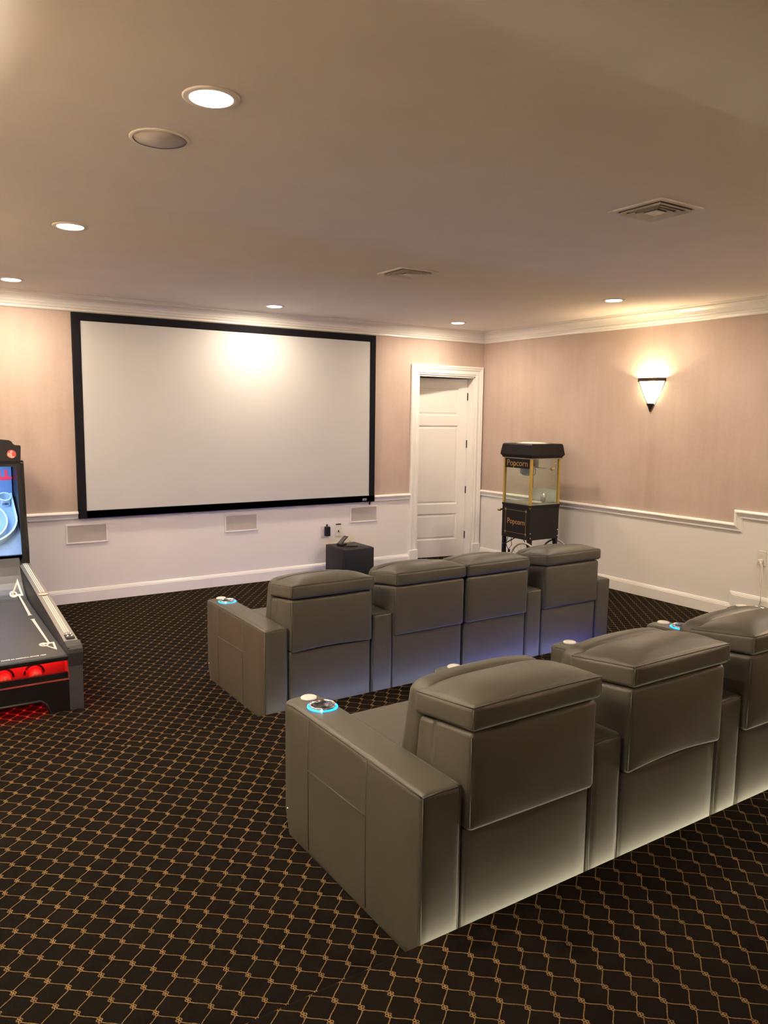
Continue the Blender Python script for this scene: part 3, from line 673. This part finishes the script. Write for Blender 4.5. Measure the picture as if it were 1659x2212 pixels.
bm = bmesh.new(); lathe(bm, [(0.19, 1.628), (0.12, 1.640), (0.001, 1.645)], 24, Matrix.Translation((W_/2, W_/2, 0))); link('roof_cap', bm, M_PAPER, pc, True)
pw = 0.028
for (x, y) in ((0, 0), (W_-pw, 0), (0, W_-pw), (W_-pw, W_-pw)): link('corner_post', B(x, x+pw, y, y+pw, 0.88 if (x, y) == (0, 0) else 0.925, 1.46, bev=0.003), M_GOLD, pc)
link('glass_pane', B(0.006, 0.010, pw, W_-pw, 0.927, 1.455), M_GLASS, pc)
link('glass_pane', B(pw, W_-pw, 0.006, 0.010, 0.927, 1.455), M_GLASS, pc)
link('glass_pane', B(W_-0.010, W_-0.006, pw, W_-pw, 0.927, 1.455), M_GLASS, pc)
link('glass_pane', B(pw, W_-pw, W_-0.010, W_-0.006, 0.927, 1.455), M_GLASS, pc)
link('tray', B(0.012, W_-0.012, 0.012, W_-0.012, 0.925, 0.935), M_STEEL, pc)
sg = link('sign_panel', B(0.0, 0.006, pw, W_-pw, 1.345, 1.46), M_CART, pc, label='black header panel lettered Popcorn in gold')
def put_text(s, size, M_, parent, m, name='lettering', bold=0.0, sxz=(1, 1)):
    bm = text_bm(s, size, bold)
    for v in bm.verts: v.co = M_ @ Vector((v.co.x*sxz[0], v.co.y*sxz[1], v.co.z))
    return link(name, bm, m, parent)
# faces -x: text reads with +x_text -> -y
MX = lambda x, y, z: Matrix(((0, 0, -1, x), (-1, 0, 0, y), (0, 1, 0, z), (0, 0, 0, 1)))
put_text('Popcorn', 0.105, MX(-0.002, W_/2, 1.40), sg, M_GOLDP, bold=0.0006, sxz=(0.98, 0.95))
bp_ = link('body_print', B(-0.0015, 0.0, 0.06, 0.062, 0.56, 0.86), M_GOLDP, pc)
bm = bmesh.new()
for y in (0.062, W_-0.062): box(bm, -0.0015, 0, y-0.0012, y+0.0012, 0.555, 0.875)
for z in (0.585, 0.850): box(bm, -0.0015, 0, 0.045, W_-0.045, z-0.0012, z+0.0012)
for y in (0.062, W_-0.062):
    for z in (0.585, 0.850):
        for a in range(4):
            an = a*PI/4; d = 0.017
            tube(bm, [(-0.001, y-d*math.cos(an), z-d*math.sin(an)), (-0.001, y+d*math.cos(an), z+d*math.sin(an))], 0.0016, 4)
link('gold_border', bm, M_GOLDP, pc)
bpy.data.objects.remove(bp_)
put_text('Popcorn', 0.088, MX(-0.002, W_/2-0.01, 0.715), pc, M_GOLDP, bold=0.0006)
# kettle hanging from the roof
KC = (0.19, 0.27)
bm = bmesh.new(); lathe(bm, [(0.001, 1.245), (0.045, 1.250), (0.060, 1.262), (0.082, 1.275), (0.085, 1.355), (0.089, 1.362), (0.001, 1.365)], 28, Matrix.Translation((KC[0], KC[1], 0))); kt = link('kettle', bm, M_STEEL, pc, True)
bm = bmesh.new(); box(bm, KC[0]-0.09, KC[0]+0.02, KC[1]-0.05, KC[1]+0.05, 1.365, 1.378, bev=0.003); box(bm, KC[0]-0.05, KC[0]-0.035, KC[1]-0.01, KC[1]+0.01, 1.33, 1.455); link('kettle_lid', bm, M_STEEL, kt)
link('kettle_post', B(KC[0]+0.075, KC[0]+0.145, KC[1]-0.045, KC[1]+0.045, 1.34, 1.455, bev=0.005), M_STEEL, pc)
bm = bmesh.new(); tube(bm, [(KC[0]+0.07, KC[1]-0.02, 1.35), (KC[0]+0.11, KC[1]-0.03, 1.32), (KC[0]+0.11, KC[1]-0.03, 1.27), (KC[0]+0.08, KC[1]-0.02, 1.235), (KC[0]+0.05, KC[1], 1.22)], 0.006); link('kettle_wire', bm, M_STEEL, kt, True)
bm = bmesh.new(); tube(bm, [(KC[0]+0.05, KC[1]-0.03, 1.35), (KC[0]+0.17, 0.05, 1.335)], 0.004); tipm = link('kettle_handle', bm, M_STEEL, pc, True)
bm = bmesh.new(); bmesh.ops.create_uvsphere(bm, u_segments=12, v_segments=8, radius=0.017, matrix=Matrix.Translation((KC[0]+0.172, 0.04, 1.334))); link('handle_knob', bm, M_GOLD, tipm, True)
# warning decal printed on the glass
bm = bmesh.new()
for (x, z, w2, h2) in ((0.355, 1.40, 0.022, 0.022), (0.385, 1.40, 0.022, 0.022), (0.36, 1.345, 0.035, 0.012), (0.36, 1.30, 0.03, 0.004), (0.36, 1.28, 0.03, 0.004), (0.36, 1.25, 0.03, 0.004), (0.36, 1.20, 0.03, 0.004)):
    if h2 > 0.02:
        vsd = [bm.verts.new(Vector((x, 0.0045, z)) + Vector(((h2/2)*math.cos(a*PI/2), 0, (h2/2)*math.sin(a*PI/2)))) for a in range(4)]; bm.faces.new(vsd)
    else: box(bm, x-w2/2, x+w2/2, 0.004, 0.005, z-h2/2, z+h2/2)
link('warning_decal', bm, mat('decal_orange', (0.65, 0.33, 0.08, 1), 0.6, noise=0.1), pc)
link('back_door_panel', B(W_-0.022, W_-0.014, pw, W_-pw, 0.94, 1.09, bev=0.002), mat('frosted_acrylic', (0.72, 0.72, 0.66, 1), 0.35, noise=0.03), pc, label='pale frosted lower panel')
# things in the tray
o = tag(link('popcorn_scoop', cushion(0.0, 0.09, -0.03, 0.03, 0, 0.03, 0.012, n=3, deform=lambda p: Vector((p.x, p.y*(0.5+p.x*4.5), p.z))), M_STEEL, None, True, loc=(-0.735+0.33, -1.74+0.07, 0.938)), 'small steel scoop lying in the popcorn machine tray at the right', 'scoop')
o = tag(link('folded_paper', B(-0.075, 0.075, -0.05, 0.05, 0, 0.006, bev=0.001), M_PAPER, None, loc=(-0.735+0.23, -1.74+0.12, 0.937)), 'folded white paper lying in the popcorn machine tray', 'paper'); o.rotation_euler = (math.radians(6), 0, math.radians(35))
o.location.z = 0.945
bm = bmesh.new(); lathe(bm, [(0.028, -0.11), (0.038, 0.0), (0.001, 0.002)], 20); o = tag(link('scoop_cup', bm, M_STEEL, None, True, loc=(-0.735+0.36, -1.74+0.16, 1.047)), 'steel scoop cup standing behind the gold post in the popcorn machine', 'cup')
for (x, y) in ((0.004, 0.004), (W_-0.044, 0.004), (0.004, W_-0.044), (W_-0.044, W_-0.044)):
    lg = link('leg', B(x, x+0.04, y, y+0.04, 0.0, 0.53, bev=0.003), M_CART, pc)
bm = bmesh.new()
for (x, z) in ((0.015, 0.60), (0.015, 0.545), (W_-0.02, 0.62), (W_-0.02, 0.55)): bmesh.ops.create_uvsphere(bm, u_segments=10, v_segments=6, radius=0.009, matrix=Matrix.Translation((x, -0.003, z)))
bmesh.ops.create_uvsphere(bm, u_segments=10, v_segments=6, radius=0.007, matrix=Matrix.Translation((0.0, W_-0.025, 0.43)))
link('bolts', bm, M_CHROME, pc, True)
for x in (0.012, W_-0.012):
    bm = bmesh.new(); tube(bm, [(x, W_-0.03, 0.42), (x, W_/2-0.02, 0.54)], 0.007); tube(bm, [(x, 0.03, 0.44), (x, 0.10, 0.52)], 0.006); link('brace', bm, M_CART, pc, True)
bm = bmesh.new(); tube(bm, [(0.02, W_+0.0, 0.85), (0.02, W_+0.05, 0.83), (W_-0.02, W_+0.05, 0.83), (W_-0.02, W_, 0.85)], 0.008); link('push_handle', bm, M_CART, pc, True)
bm = bmesh.new(); lathe(bm, [(0.001, -0.02), (0.016, -0.018), (0.018, 0.018), (0.001, 0.02)], 14, Matrix.Translation((0.0, W_+0.05, 0.83)) @ Matrix.Rotation(PI/2, 4, 'Y')); link('handle_grip', bm, M_GOLD, pc, True)
bm = bmesh.new(); tube(bm, [(0.05, 0.40, 0.52), (0.03, 0.42, 0.44), (0.03, 0.40, 0.40), (0.04, 0.38, 0.36)], 0.004); box(bm, 0.03, 0.055, 0.365, 0.385, 0.33, 0.365, bev=0.004); tube(bm, [(0.06, 0.36, 0.52), (0.05, 0.34, 0.42), (0.04, 0.385, 0.36)], 0.004); link('power_cord', bm, M_BLACK, pc, True)
for x in (-0.020, W_+0.020):
    wh = bpy.data.objects.new('wheel', None); COL.objects.link(wh); wh.parent = pc; wh.location = (x, 0.045, 0.25)
    R_ = 0.238
    bm = bmesh.new(); tube(bm, [(0, R_*math.cos(2*PI*k/48), R_*math.sin(2*PI*k/48)) for k in range(48)], 0.012, 8, True); link('tyre', bm, M_TIRE, wh, True)
    bm = bmesh.new(); lathe(bm, [(0.001, -0.025), (0.016, -0.025), (0.016, 0.025), (0.001, 0.025)], 14, Matrix.Rotation(PI/2, 4, 'Y')); link('hub', bm, M_CHROME, wh, True)
    for k in range(20):
        a = 2*PI*k/20; bm = bmesh.new(); tube(bm, [(0, 0.012*math.cos(a), 0.012*math.sin(a)), (0, (R_-0.01)*math.cos(a), (R_-0.01)*math.sin(a))], 0.0018, 4); link('spoke', bm, M_CHROME, wh)

# ------------------------------------------------------------------ alley roller machine
SKR, SKL, SKF = -5.90, -6.66, -3.0     # right, left, front
sk = thing('alley_game_machine', 'black rolling-ball arcade machine with sloping lane and blue-lit target board at the left', 'arcade machine', (SKR, SKF, 0))
SWD = SKR-SKL; L_ = 2.90
# local: x from -SWD to 0, y from 0 (front) to L_; rail height profile
zr = lambda y: 0.418+0.1125*y
zl = lambda y: 0.367+0.008*y+0.014*y*y+1.25*max(0, y-1.52)**2
def strip(bm, x0, x1, f0, f1, ys, mi=0):
    """solid running along y between x0,x1 from height f0(y) to f1(y)"""
    rows = [[bm.verts.new((x0, y, f0(y))), bm.verts.new((x1, y, f0(y))), bm.verts.new((x1, y, f1(y))), bm.verts.new((x0, y, f1(y)))] for y in ys]
    for a, b_ in zip(rows, rows[1:]):
        for k in range(4): bm.faces.new((a[k], a[(k+1) % 4], b_[(k+1) % 4], b_[k])).material_index = mi
    bm.faces.new(rows[0][::-1]); bm.faces.new(rows[-1])
ys = [k*1.98/24 for k in range(25)]
LL = 1.97
bm = bmesh.new(); strip(bm, -SWD+0.08, -0.08, lambda y: zl(y)-0.03, zl, [LL*k/32 for k in range(33)]); lane = link('lane', bm, M_LANE, sk, label='dark grey rolling lane with white arrows')
for xa, xb in ((-0.085, 0.0), (-SWD, -SWD+0.085)):
    bm = bmesh.new(); strip(bm, xa, xb, lambda y: zr(y)-0.03, zr, [0.09, 1.0, LL+0.05])
    rl = link('side_rail', bm, M_ALU, sk)
    bm = bmesh.new()
    for k in range(3):
        xx = xa+0.032+0.0135*k
        for (a, b_) in ((0.27, 1.06), (1.16, LL)): strip(bm, xx-0.0034, xx+0.0034, lambda y: zr(y)-0.001, lambda y: zr(y)+0.0015, [a, b_])
    link('rail_stripe', bm, M_PRINT, rl, label='three white stripes')
    bm = bmesh.new(); lathe(bm, [(0.034, 0), (0.034, 0.002), (0.001, 0.0025)], 24, Matrix.Translation(((xa+xb)/2, 1.11, zr(1.11))) @ Matrix.Diagonal((1, 1.25, 1, 1))); link('rail_emblem', bm, M_CREAM, rl, label='oval cream emblem')
    bm = bmesh.new(); strip(bm, xb-0.012 if xb < -0.2 else -0.088, xb if xb < -0.2 else -0.076, lambda y: zl(y)-0.02, lambda y: zr(y)-0.002, ys); link('side_board', bm, M_BLACK, sk)
    bm = bmesh.new(); strip(bm, xa+0.006, xb-0.002, lambda y: 0.03, lambda y: zr(y)-0.03, [0.02, 1.0, LL+0.05]); link('side_panel', bm, M_CART, sk)
    # front post and rubber corner
    bm = bmesh.new(); box(bm, xa, xb, -0.002, 0.06, 0.0, 0.30, bev=0.002); link('front_post', bm, M_STEELG, sk)
    bm = bmesh.new(); pr = [(0.0, 0.295), (-0.008, 0.30), (-0.010, 0.38), (-0.004, 0.405), (0.015, 0.424), (0.05, 0.432), (0.10, 0.436), (0.10, 0.40), (0.06, 0.295)]
    va = [bm.verts.new((xa-0.004, y, z)) for y, z in pr]; vb = [bm.verts.new((xb+0.004, y, z)) for y, z in pr]
    bm.faces.new(va); bm.faces.new(vb[::-1])
    for k in range(len(pr)): bm.faces.new((va[k], va[(k+1) % len(pr)], vb[(k+1) % len(pr)], vb[k]))
    link('corner_bumper', bm, M_RUBBER, sk)
bm = bmesh.new(); box(bm, -0.068, -0.012, 0.14, 0.225, zr(0.18)-0.004, zr(0.18)+0.010, bev=0.004); bt = link('button_plate', bm, M_RUBBER, sk)
for dx in (-0.054, -0.027):
    for dy in (0.165, 0.20):
        bm = bmesh.new(); bmesh.ops.create_uvsphere(bm, u_segments=10, v_segments=6, radius=0.0095, matrix=Matrix.Translation((dx, dy, zr(dy)+0.012))); link('button', bm, M_CHROME, bt, True)
bm = bmesh.new()
for y in (0.12, 0.45, 0.8, 1.15, 1.5, 1.85): bmesh.ops.create_uvsphere(bm, u_segments=6, v_segments=4, radius=0.004, matrix=Matrix.Translation((-0.089, y, zr(y)-0.012)))
link('rail_screws', bm, M_CHROME, sk)
# lane print: arrows and front lettering
def lane_poly(bm, pts):
    top = [bm.verts.new((x, y, zl(y)+0.0012)) for x, y in pts]; bm.faces.new(top)
def lane_frame(bm, pts, w2):
    n = len(pts); c = Vector((sum(p[0] for p in pts)/n, sum(p[1] for p in pts)/n)); inn = [c+(Vector(p)-c)*(1-w2) for p in pts]
    a = [bm.verts.new((p[0], p[1], zl(p[1])+0.0012)) for p in pts]; b2 = [bm.verts.new((p.x, p.y, zl(p.y)+0.0012)) for p in inn]
    for k in range(n): bm.faces.new((a[k], a[(k+1) % n], b2[(k+1) % n], b2[k]))
for (y0, y1, sgn) in ((0.98, 0.32, -1), (1.10, 1.66, 1)):
    bm = bmesh.new(); xc = -0.142
    lane_poly(bm, [(xc-0.010, y0), (xc+0.010, y0), (xc+0.006, y1), (xc-0.006, y1)])
    lane_poly(bm, [(xc-0.016, y0-0.008), (xc+0.016, y0-0.008), (xc+0.016, y0+0.008), (xc-0.016, y0+0.008)])
    lane_frame(bm, [(xc-0.06, y1-0.03*sgn), (xc+0.035, y1-0.03*sgn), (xc+0.02, y1+0.16*sgn)], 0.42)
    lane_frame(bm, [(xc-0.035+0.03*math.cos(k*PI/6), y1+0.0*sgn+0.045*math.sin(k*PI/6)) for k in range(12)], 0.4)
    link('lane_arrow', bm, M_PRINT, lane, label='white printed arrow')
bm = text_bm('MADE IN AMERICA SINCE 1909', 0.026, 0.0010)
for v in bm.verts: v.co = Vector((v.co.x*0.74-0.335, v.co.y+0.085, zl(0.085)+0.002+v.co.z))
link('lane_lettering', bm, M_PRINT, lane)
# front: lip, ball return, lower panel with arch
link('front_lip', B(-SWD+0.085, -0.085, -0.012, 0.02, 0.346, 0.369, bev=0.004), M_BLACK, sk)
bm = bmesh.new(); box(bm, -SWD+0.085, -0.085, 0.11, 0.12, 0.215, 0.345); box(bm, -SWD+0.085, -0.085, 0.0, 0.12, 0.208, 0.218); box(bm, -0.090, -0.084, 0.0, 0.12, 0.218, 0.345); link('ball_return', bm, M_TROUGH, sk)
for bx in (-0.275, -0.455, -0.55):
    bm = bmesh.new(); bmesh.ops.create_uvsphere(bm, u_segments=20, v_segments=12, radius=0.038)
    o = tag(link('wooden_ball', bm, M_BALL, None, True, loc=(SKR+bx, SKF+0.066, 0.2565)), {-0.275: 'red-lit ball in the arcade machine ball return, rightmost one', -0.455: 'red-lit ball at the left picture edge in the ball return', -0.55: 'red-lit ball out of view at the left end of the ball return'}[bx], 'ball', 'balls in the ball return')
    bm = bmesh.new(); tube(bm, [(bx+0.058*math.cos(PI*k/10), 0.112, 0.250+0.058*math.sin(PI*k/10)) for k in range(11)], 0.007, 6); link('return_hole', bm, M_BLACK, sk, True)
fp = bmesh.new(); arch = [(-SWD+0.085, 0.0), (-0.555, 0.0), (-0.535, 0.065), (-0.50, 0.095), (-0.26, 0.095), (-0.225, 0.065), (-0.205, 0.0), (-0.085, 0.0), (-0.085, 0.258), (-SWD+0.085, 0.258)]
va = [fp.verts.new((x, 0.004, z)) for x, z in arch]; vb = [fp.verts.new((x, 0.028, z)) for x, z in arch]
fp.faces.new(va); fp.faces.new(vb[::-1])
for k in range(len(arch)): fp.faces.new((va[k], va[(k+1) % len(arch)], vb[(k+1) % len(arch)], vb[k]))
link('front_panel', fp, M_CART, sk)
bm = bmesh.new(); tube(bm, [(x, 0.002, z) for x, z in ((-0.555, 0.0), (-0.535, 0.065), (-0.50, 0.095), (-0.26, 0.095), (-0.225, 0.065), (-0.205, 0.0))], 0.008, 6); link('arch_edging', bm, M_RUBBER, sk, True)
area('red_lamp', (-SWD/2, 0.07, 0.336), (0, 0, 0), 0.56, 0.03, 0.7, (1, 0.02, 0.03), sk)
area('red_lamp', (-SWD/2, 0.10, 0.16), (math.radians(-25), 0, 0), 0.4, 0.10, 1.8, (1, 0.02, 0.03), sk)
area('red_lamp', (0.004, 0.75, 0.06), (0, math.radians(-100), 0), 0.06, 2.2, 1.5, (1, 0.04, 0.03), sk)
# cabinet with target board
CY = 1.96; CB = 2.93
side = [(CY, 0.0), (CY, 0.78), (CY+0.06, 1.05), (CY+0.09, 1.49), (CY+0.10, 1.50), (CB, 1.50), (CB, 0.0)]
for xs_ in ((-0.022, 0.0), (-SWD, -SWD+0.022)):
    bm = bmesh.new(); va = [bm.verts.new((xs_[0], y, z)) for y, z in side]; vb = [bm.verts.new((xs_[1], y, z)) for y, z in side]
    bm.faces.new(va); bm.faces.new(vb[::-1])
    for k in range(len(side)): bm.faces.new((va[k], va[(k+1) % len(side)], vb[(k+1) % len(side)], vb[k]))
    link('cabinet_side', bm, M_CART, sk)
bm = bmesh.new(); box(bm, -SWD+0.022, -0.022, CB-0.02, CB, 0.1, 1.5); box(bm, -SWD, 0, CY+0.10, CB, 1.49, 1.51); link('cabinet_back', bm, M_CART, sk)
# front frame with rounded window (the front is a slightly leaning plate) and the marquee above it
def plate_poly(name, outer, inner, y0f, th, m):
    bm = bmesh.new(); n = len(outer)
    A_ = [[bm.verts.new((x, y0f(z)+d, z)) for x, z in P_] for P_ in (outer, inner) for d in (0, th)]
    oa, ob, ia, ib = A_
    for k in range(n):
        j = (k+1) % n
        bm.faces.new((oa[k], oa[j], ia[j], ia[k])); bm.faces.new((ob[k], ib[k], ib[j], ob[j])); bm.faces.new((oa[k], ob[k], ob[j], oa[j])); bm.faces.new((ia[k], ia[j], ib[j], ib[k]))
    return link(name, bm, m, sk)
fy = lambda z: CY+0.0+(z-0.70)*0.135
cx = -SWD/2; hw = SWD/2-0.026; iw = hw-0.030
def rrect(hx, z0, z1, rad, n=6, lowr=None):
    out = []
    for (sx_, sz, a0) in ((1, 0, -90), (1, 1, 0), (-1, 1, 90), (-1, 0, 180)):
        for k in range(n+1):
            a = math.radians(a0+90*k/n); out.append((cx+sx_*(hx-rad)+rad*math.cos(a), (z1-rad if sz else z0+rad)+rad*math.sin(a)))
    return out
plate_poly('window_frame', rrect(hw+0.003, 0.645, 1.50, 0.004), rrect(iw, 0.652, 1.462, 0.045), fy, 0.02, M_BLACK)
bm = bmesh.new(); mq = [(-SWD+0.01, 1.49), (-0.022, 1.49), (-0.012, 1.63), (-0.018, 1.640)] + [(-0.018-0.040*math.sin(math.radians(a))-0.02, 1.640+0.030*(1-math.cos(math.radians(a)))+0.0) for a in (20, 45, 70, 90)] + [(-0.10, 1.684), (-0.25, 1.70), (cx, 1.708)]
mq = mq + [(2*cx-x, z) for x, z in mq[2:-1]][::-1]
va = [bm.verts.new((x, fy(z)-0.004, z)) for x, z in mq]; vb = [bm.verts.new((x, fy(z)+0.03, z)) for x, z in mq]
bm.faces.new(va); bm.faces.new(vb[::-1])
for k in range(len(mq)): bm.faces.new((va[k], va[(k+1) % len(mq)], vb[(k+1) % len(mq)], vb[k]))
mqo = link('marquee', bm, M_CART, sk)
def disc_on(name, cx_, cz, rx, rz_, y, m, par, off=0.0):
    bm = bmesh.new(); v = [bm.verts.new((cx_+rx*math.cos(2*PI*k/24), y+0.135*rz_*math.sin(2*PI*k/24)-off, cz+rz_*math.sin(2*PI*k/24))) for k in range(24)]
    v2 = [bm.verts.new(p.co+Vector((0, 0.004, 0))) for p in v]; bm.faces.new(v); bm.faces.new(v2[::-1])
    for k in range(24): bm.faces.new((v[k], v[(k+1) % 24], v2[(k+1) % 24], v2[k]))
    return link(name, bm, m, par)
em = disc_on('round_emblem', -0.088, 1.567, 0.036, 0.036, fy(1.567)-0.005, M_EMBLEM, mqo)
disc_on('emblem_figure', -0.088, 1.587, 0.010, 0.010, fy(1.587)-0.010, M_CREAM, mqo)
disc_on('emblem_figure', -0.102, 1.562, 0.018, 0.018, fy(1.562)-0.010, M_CREAM, mqo)
disc_on('emblem_figure', -0.085, 1.543, 0.018, 0.008, fy(1.543)-0.010, M_CREAM, mqo)
bm = bmesh.new(); bmesh.ops.create_uvsphere(bm, u_segments=8, v_segments=6, radius=0.006, matrix=Matrix.Translation((-0.008, fy(1.5)-0.002, 1.50))); link('cabinet_screw', bm, M_CHROME, sk, True)
# target board: sloping plane
B0 = Vector((0, CY+0.12, 0.775)); B1 = Vector((0, CY+0.62, 1.16))
up = (B1-B0).normalized(); nn = Vector((0, -up.z, up.y))
def bp2(x, v, n=0.0): p = B0 + up*v + nn*n; return Vector((x, p.y, p.z))
bl = (B1-B0).length
bm = bmesh.new(); q = [bp2(-SWD+0.03, -0.10), bp2(-0.03, -0.10), bp2(-0.03, bl), bp2(-SWD+0.03, bl)]
va = [bm.verts.new(p) for p in q]; vb = [bm.verts.new(p-nn*0.012) for p in q]; bm.faces.new(va); bm.faces.new(vb[::-1])
for k in range(4): bm.faces.new((va[k], va[(k+1) % 4], vb[(k+1) % 4], vb[k]))
tb = link('target_board', bm, M_CABBLUE, sk)
# upper back board with red lettering
yb = B1.y
bb = link('score_board', B(-SWD+0.03, -0.03, yb, yb+0.01, B1.z-0.02, 1.49), M_CABBLUE, sk)
bm = text_bm('SKEE-BALL', 0.12, 0.006)
mw = max(v.co.x for v in bm.verts); mh = max(v.co.y for v in bm.verts); ml = min(v.co.y for v in bm.verts)
for v in bm.verts: v.co = Vector((v.co.x/mw*0.27+cx+0.082, yb-0.004+v.co.z, 1.318+(v.co.y-ml)/(mh-ml)*0.085))
link('lettering', bm, M_RED, bb, label='red block lettering')
bm = bmesh.new(); box(bm, cx-0.30, cx+0.335, yb-0.004, yb, 1.308, 1.316); link('underline', bm, M_RED, bb)
# guard rim (U shape) and rings
def ring_wall(name, pts, h, th, par, closed):
    """raised wall standing on the board following pts (x,v)"""
    bm = bmesh.new(); n = len(pts); V_ = []
    for i, p in enumerate(pts):
        a = pts[i-1] if (i > 0 or closed) else p; c = pts[(i+1) % n] if (i < n-1 or closed) else p
        d = Vector((c[0]-a[0], c[1]-a[1])).normalized(); q = Vector((-d.y, d.x))*th/2
        V_.append([bm.verts.new(bp2(p[0]+s_*q.x, p[1]+s_*q.y, hh)) for s_, hh in ((-1, 0), (-1, h), (1, h), (1, 0))])
    for i in range(n if closed else n-1):
        a, b_ = V_[i], V_[(i+1) % n]
        for k in range(4): bm.faces.new((a[k], a[(k+1) % 4], b_[(k+1) % 4], b_[k]))
    if not closed: bm.faces.new(V_[0]); bm.faces.new(V_[-1][::-1])
    return link(name, bm, M_RING, par)
Ru = 0.335
upts = [(cx-Ru-0.02*(1-k/6)*-1, bl-0.0-(bl-0.30)*k/6) for k in range(0)]
U = [(cx+Ru-0.005, bl-0.02)] + [(cx+Ru*math.cos(math.radians(a)), 0.30+0.31*math.sin(math.radians(a))) for a in range(0, -181, -10)] + [(cx-Ru+0.005, bl-0.02)]
ring_wall('guard_rim', U, 0.06, 0.016, sk, False)
circ = lambda x, v, r_: [(x+r_*math.cos(2*PI*k/32), v+r_*math.sin(2*PI*k/32)) for k in range(32)]
ring_wall('score_ring', circ(cx, 0.27, 0.255), 0.07, 0.012, sk, True)
ring_wall('score_ring', circ(cx, 0.33, 0.11), 0.07, 0.012, sk, True)
for sx_ in (-1, 1):
    cu = ring_wall('score_cup', circ(cx+sx_*0.272, 0.55, 0.050), 0.075, 0.012, sk, True)
    bm = text_bm('100', 0.040, 0.0012)
    for v in bm.verts: v.co = bp2(cx+sx_*0.272+v.co.x*0.9, 0.55-0.0595-v.co.z, 0.035+v.co.y*0.9)
    link('number', bm, M_BLUEP, cu)
area('blue_lamp', (cx, CY+0.22, 1.470), (math.radians(18), 0, 0), 0.60, 0.12, 3.6, (0.35, 0.62, 1.0), sk)
bpy.context.view_layer.update()
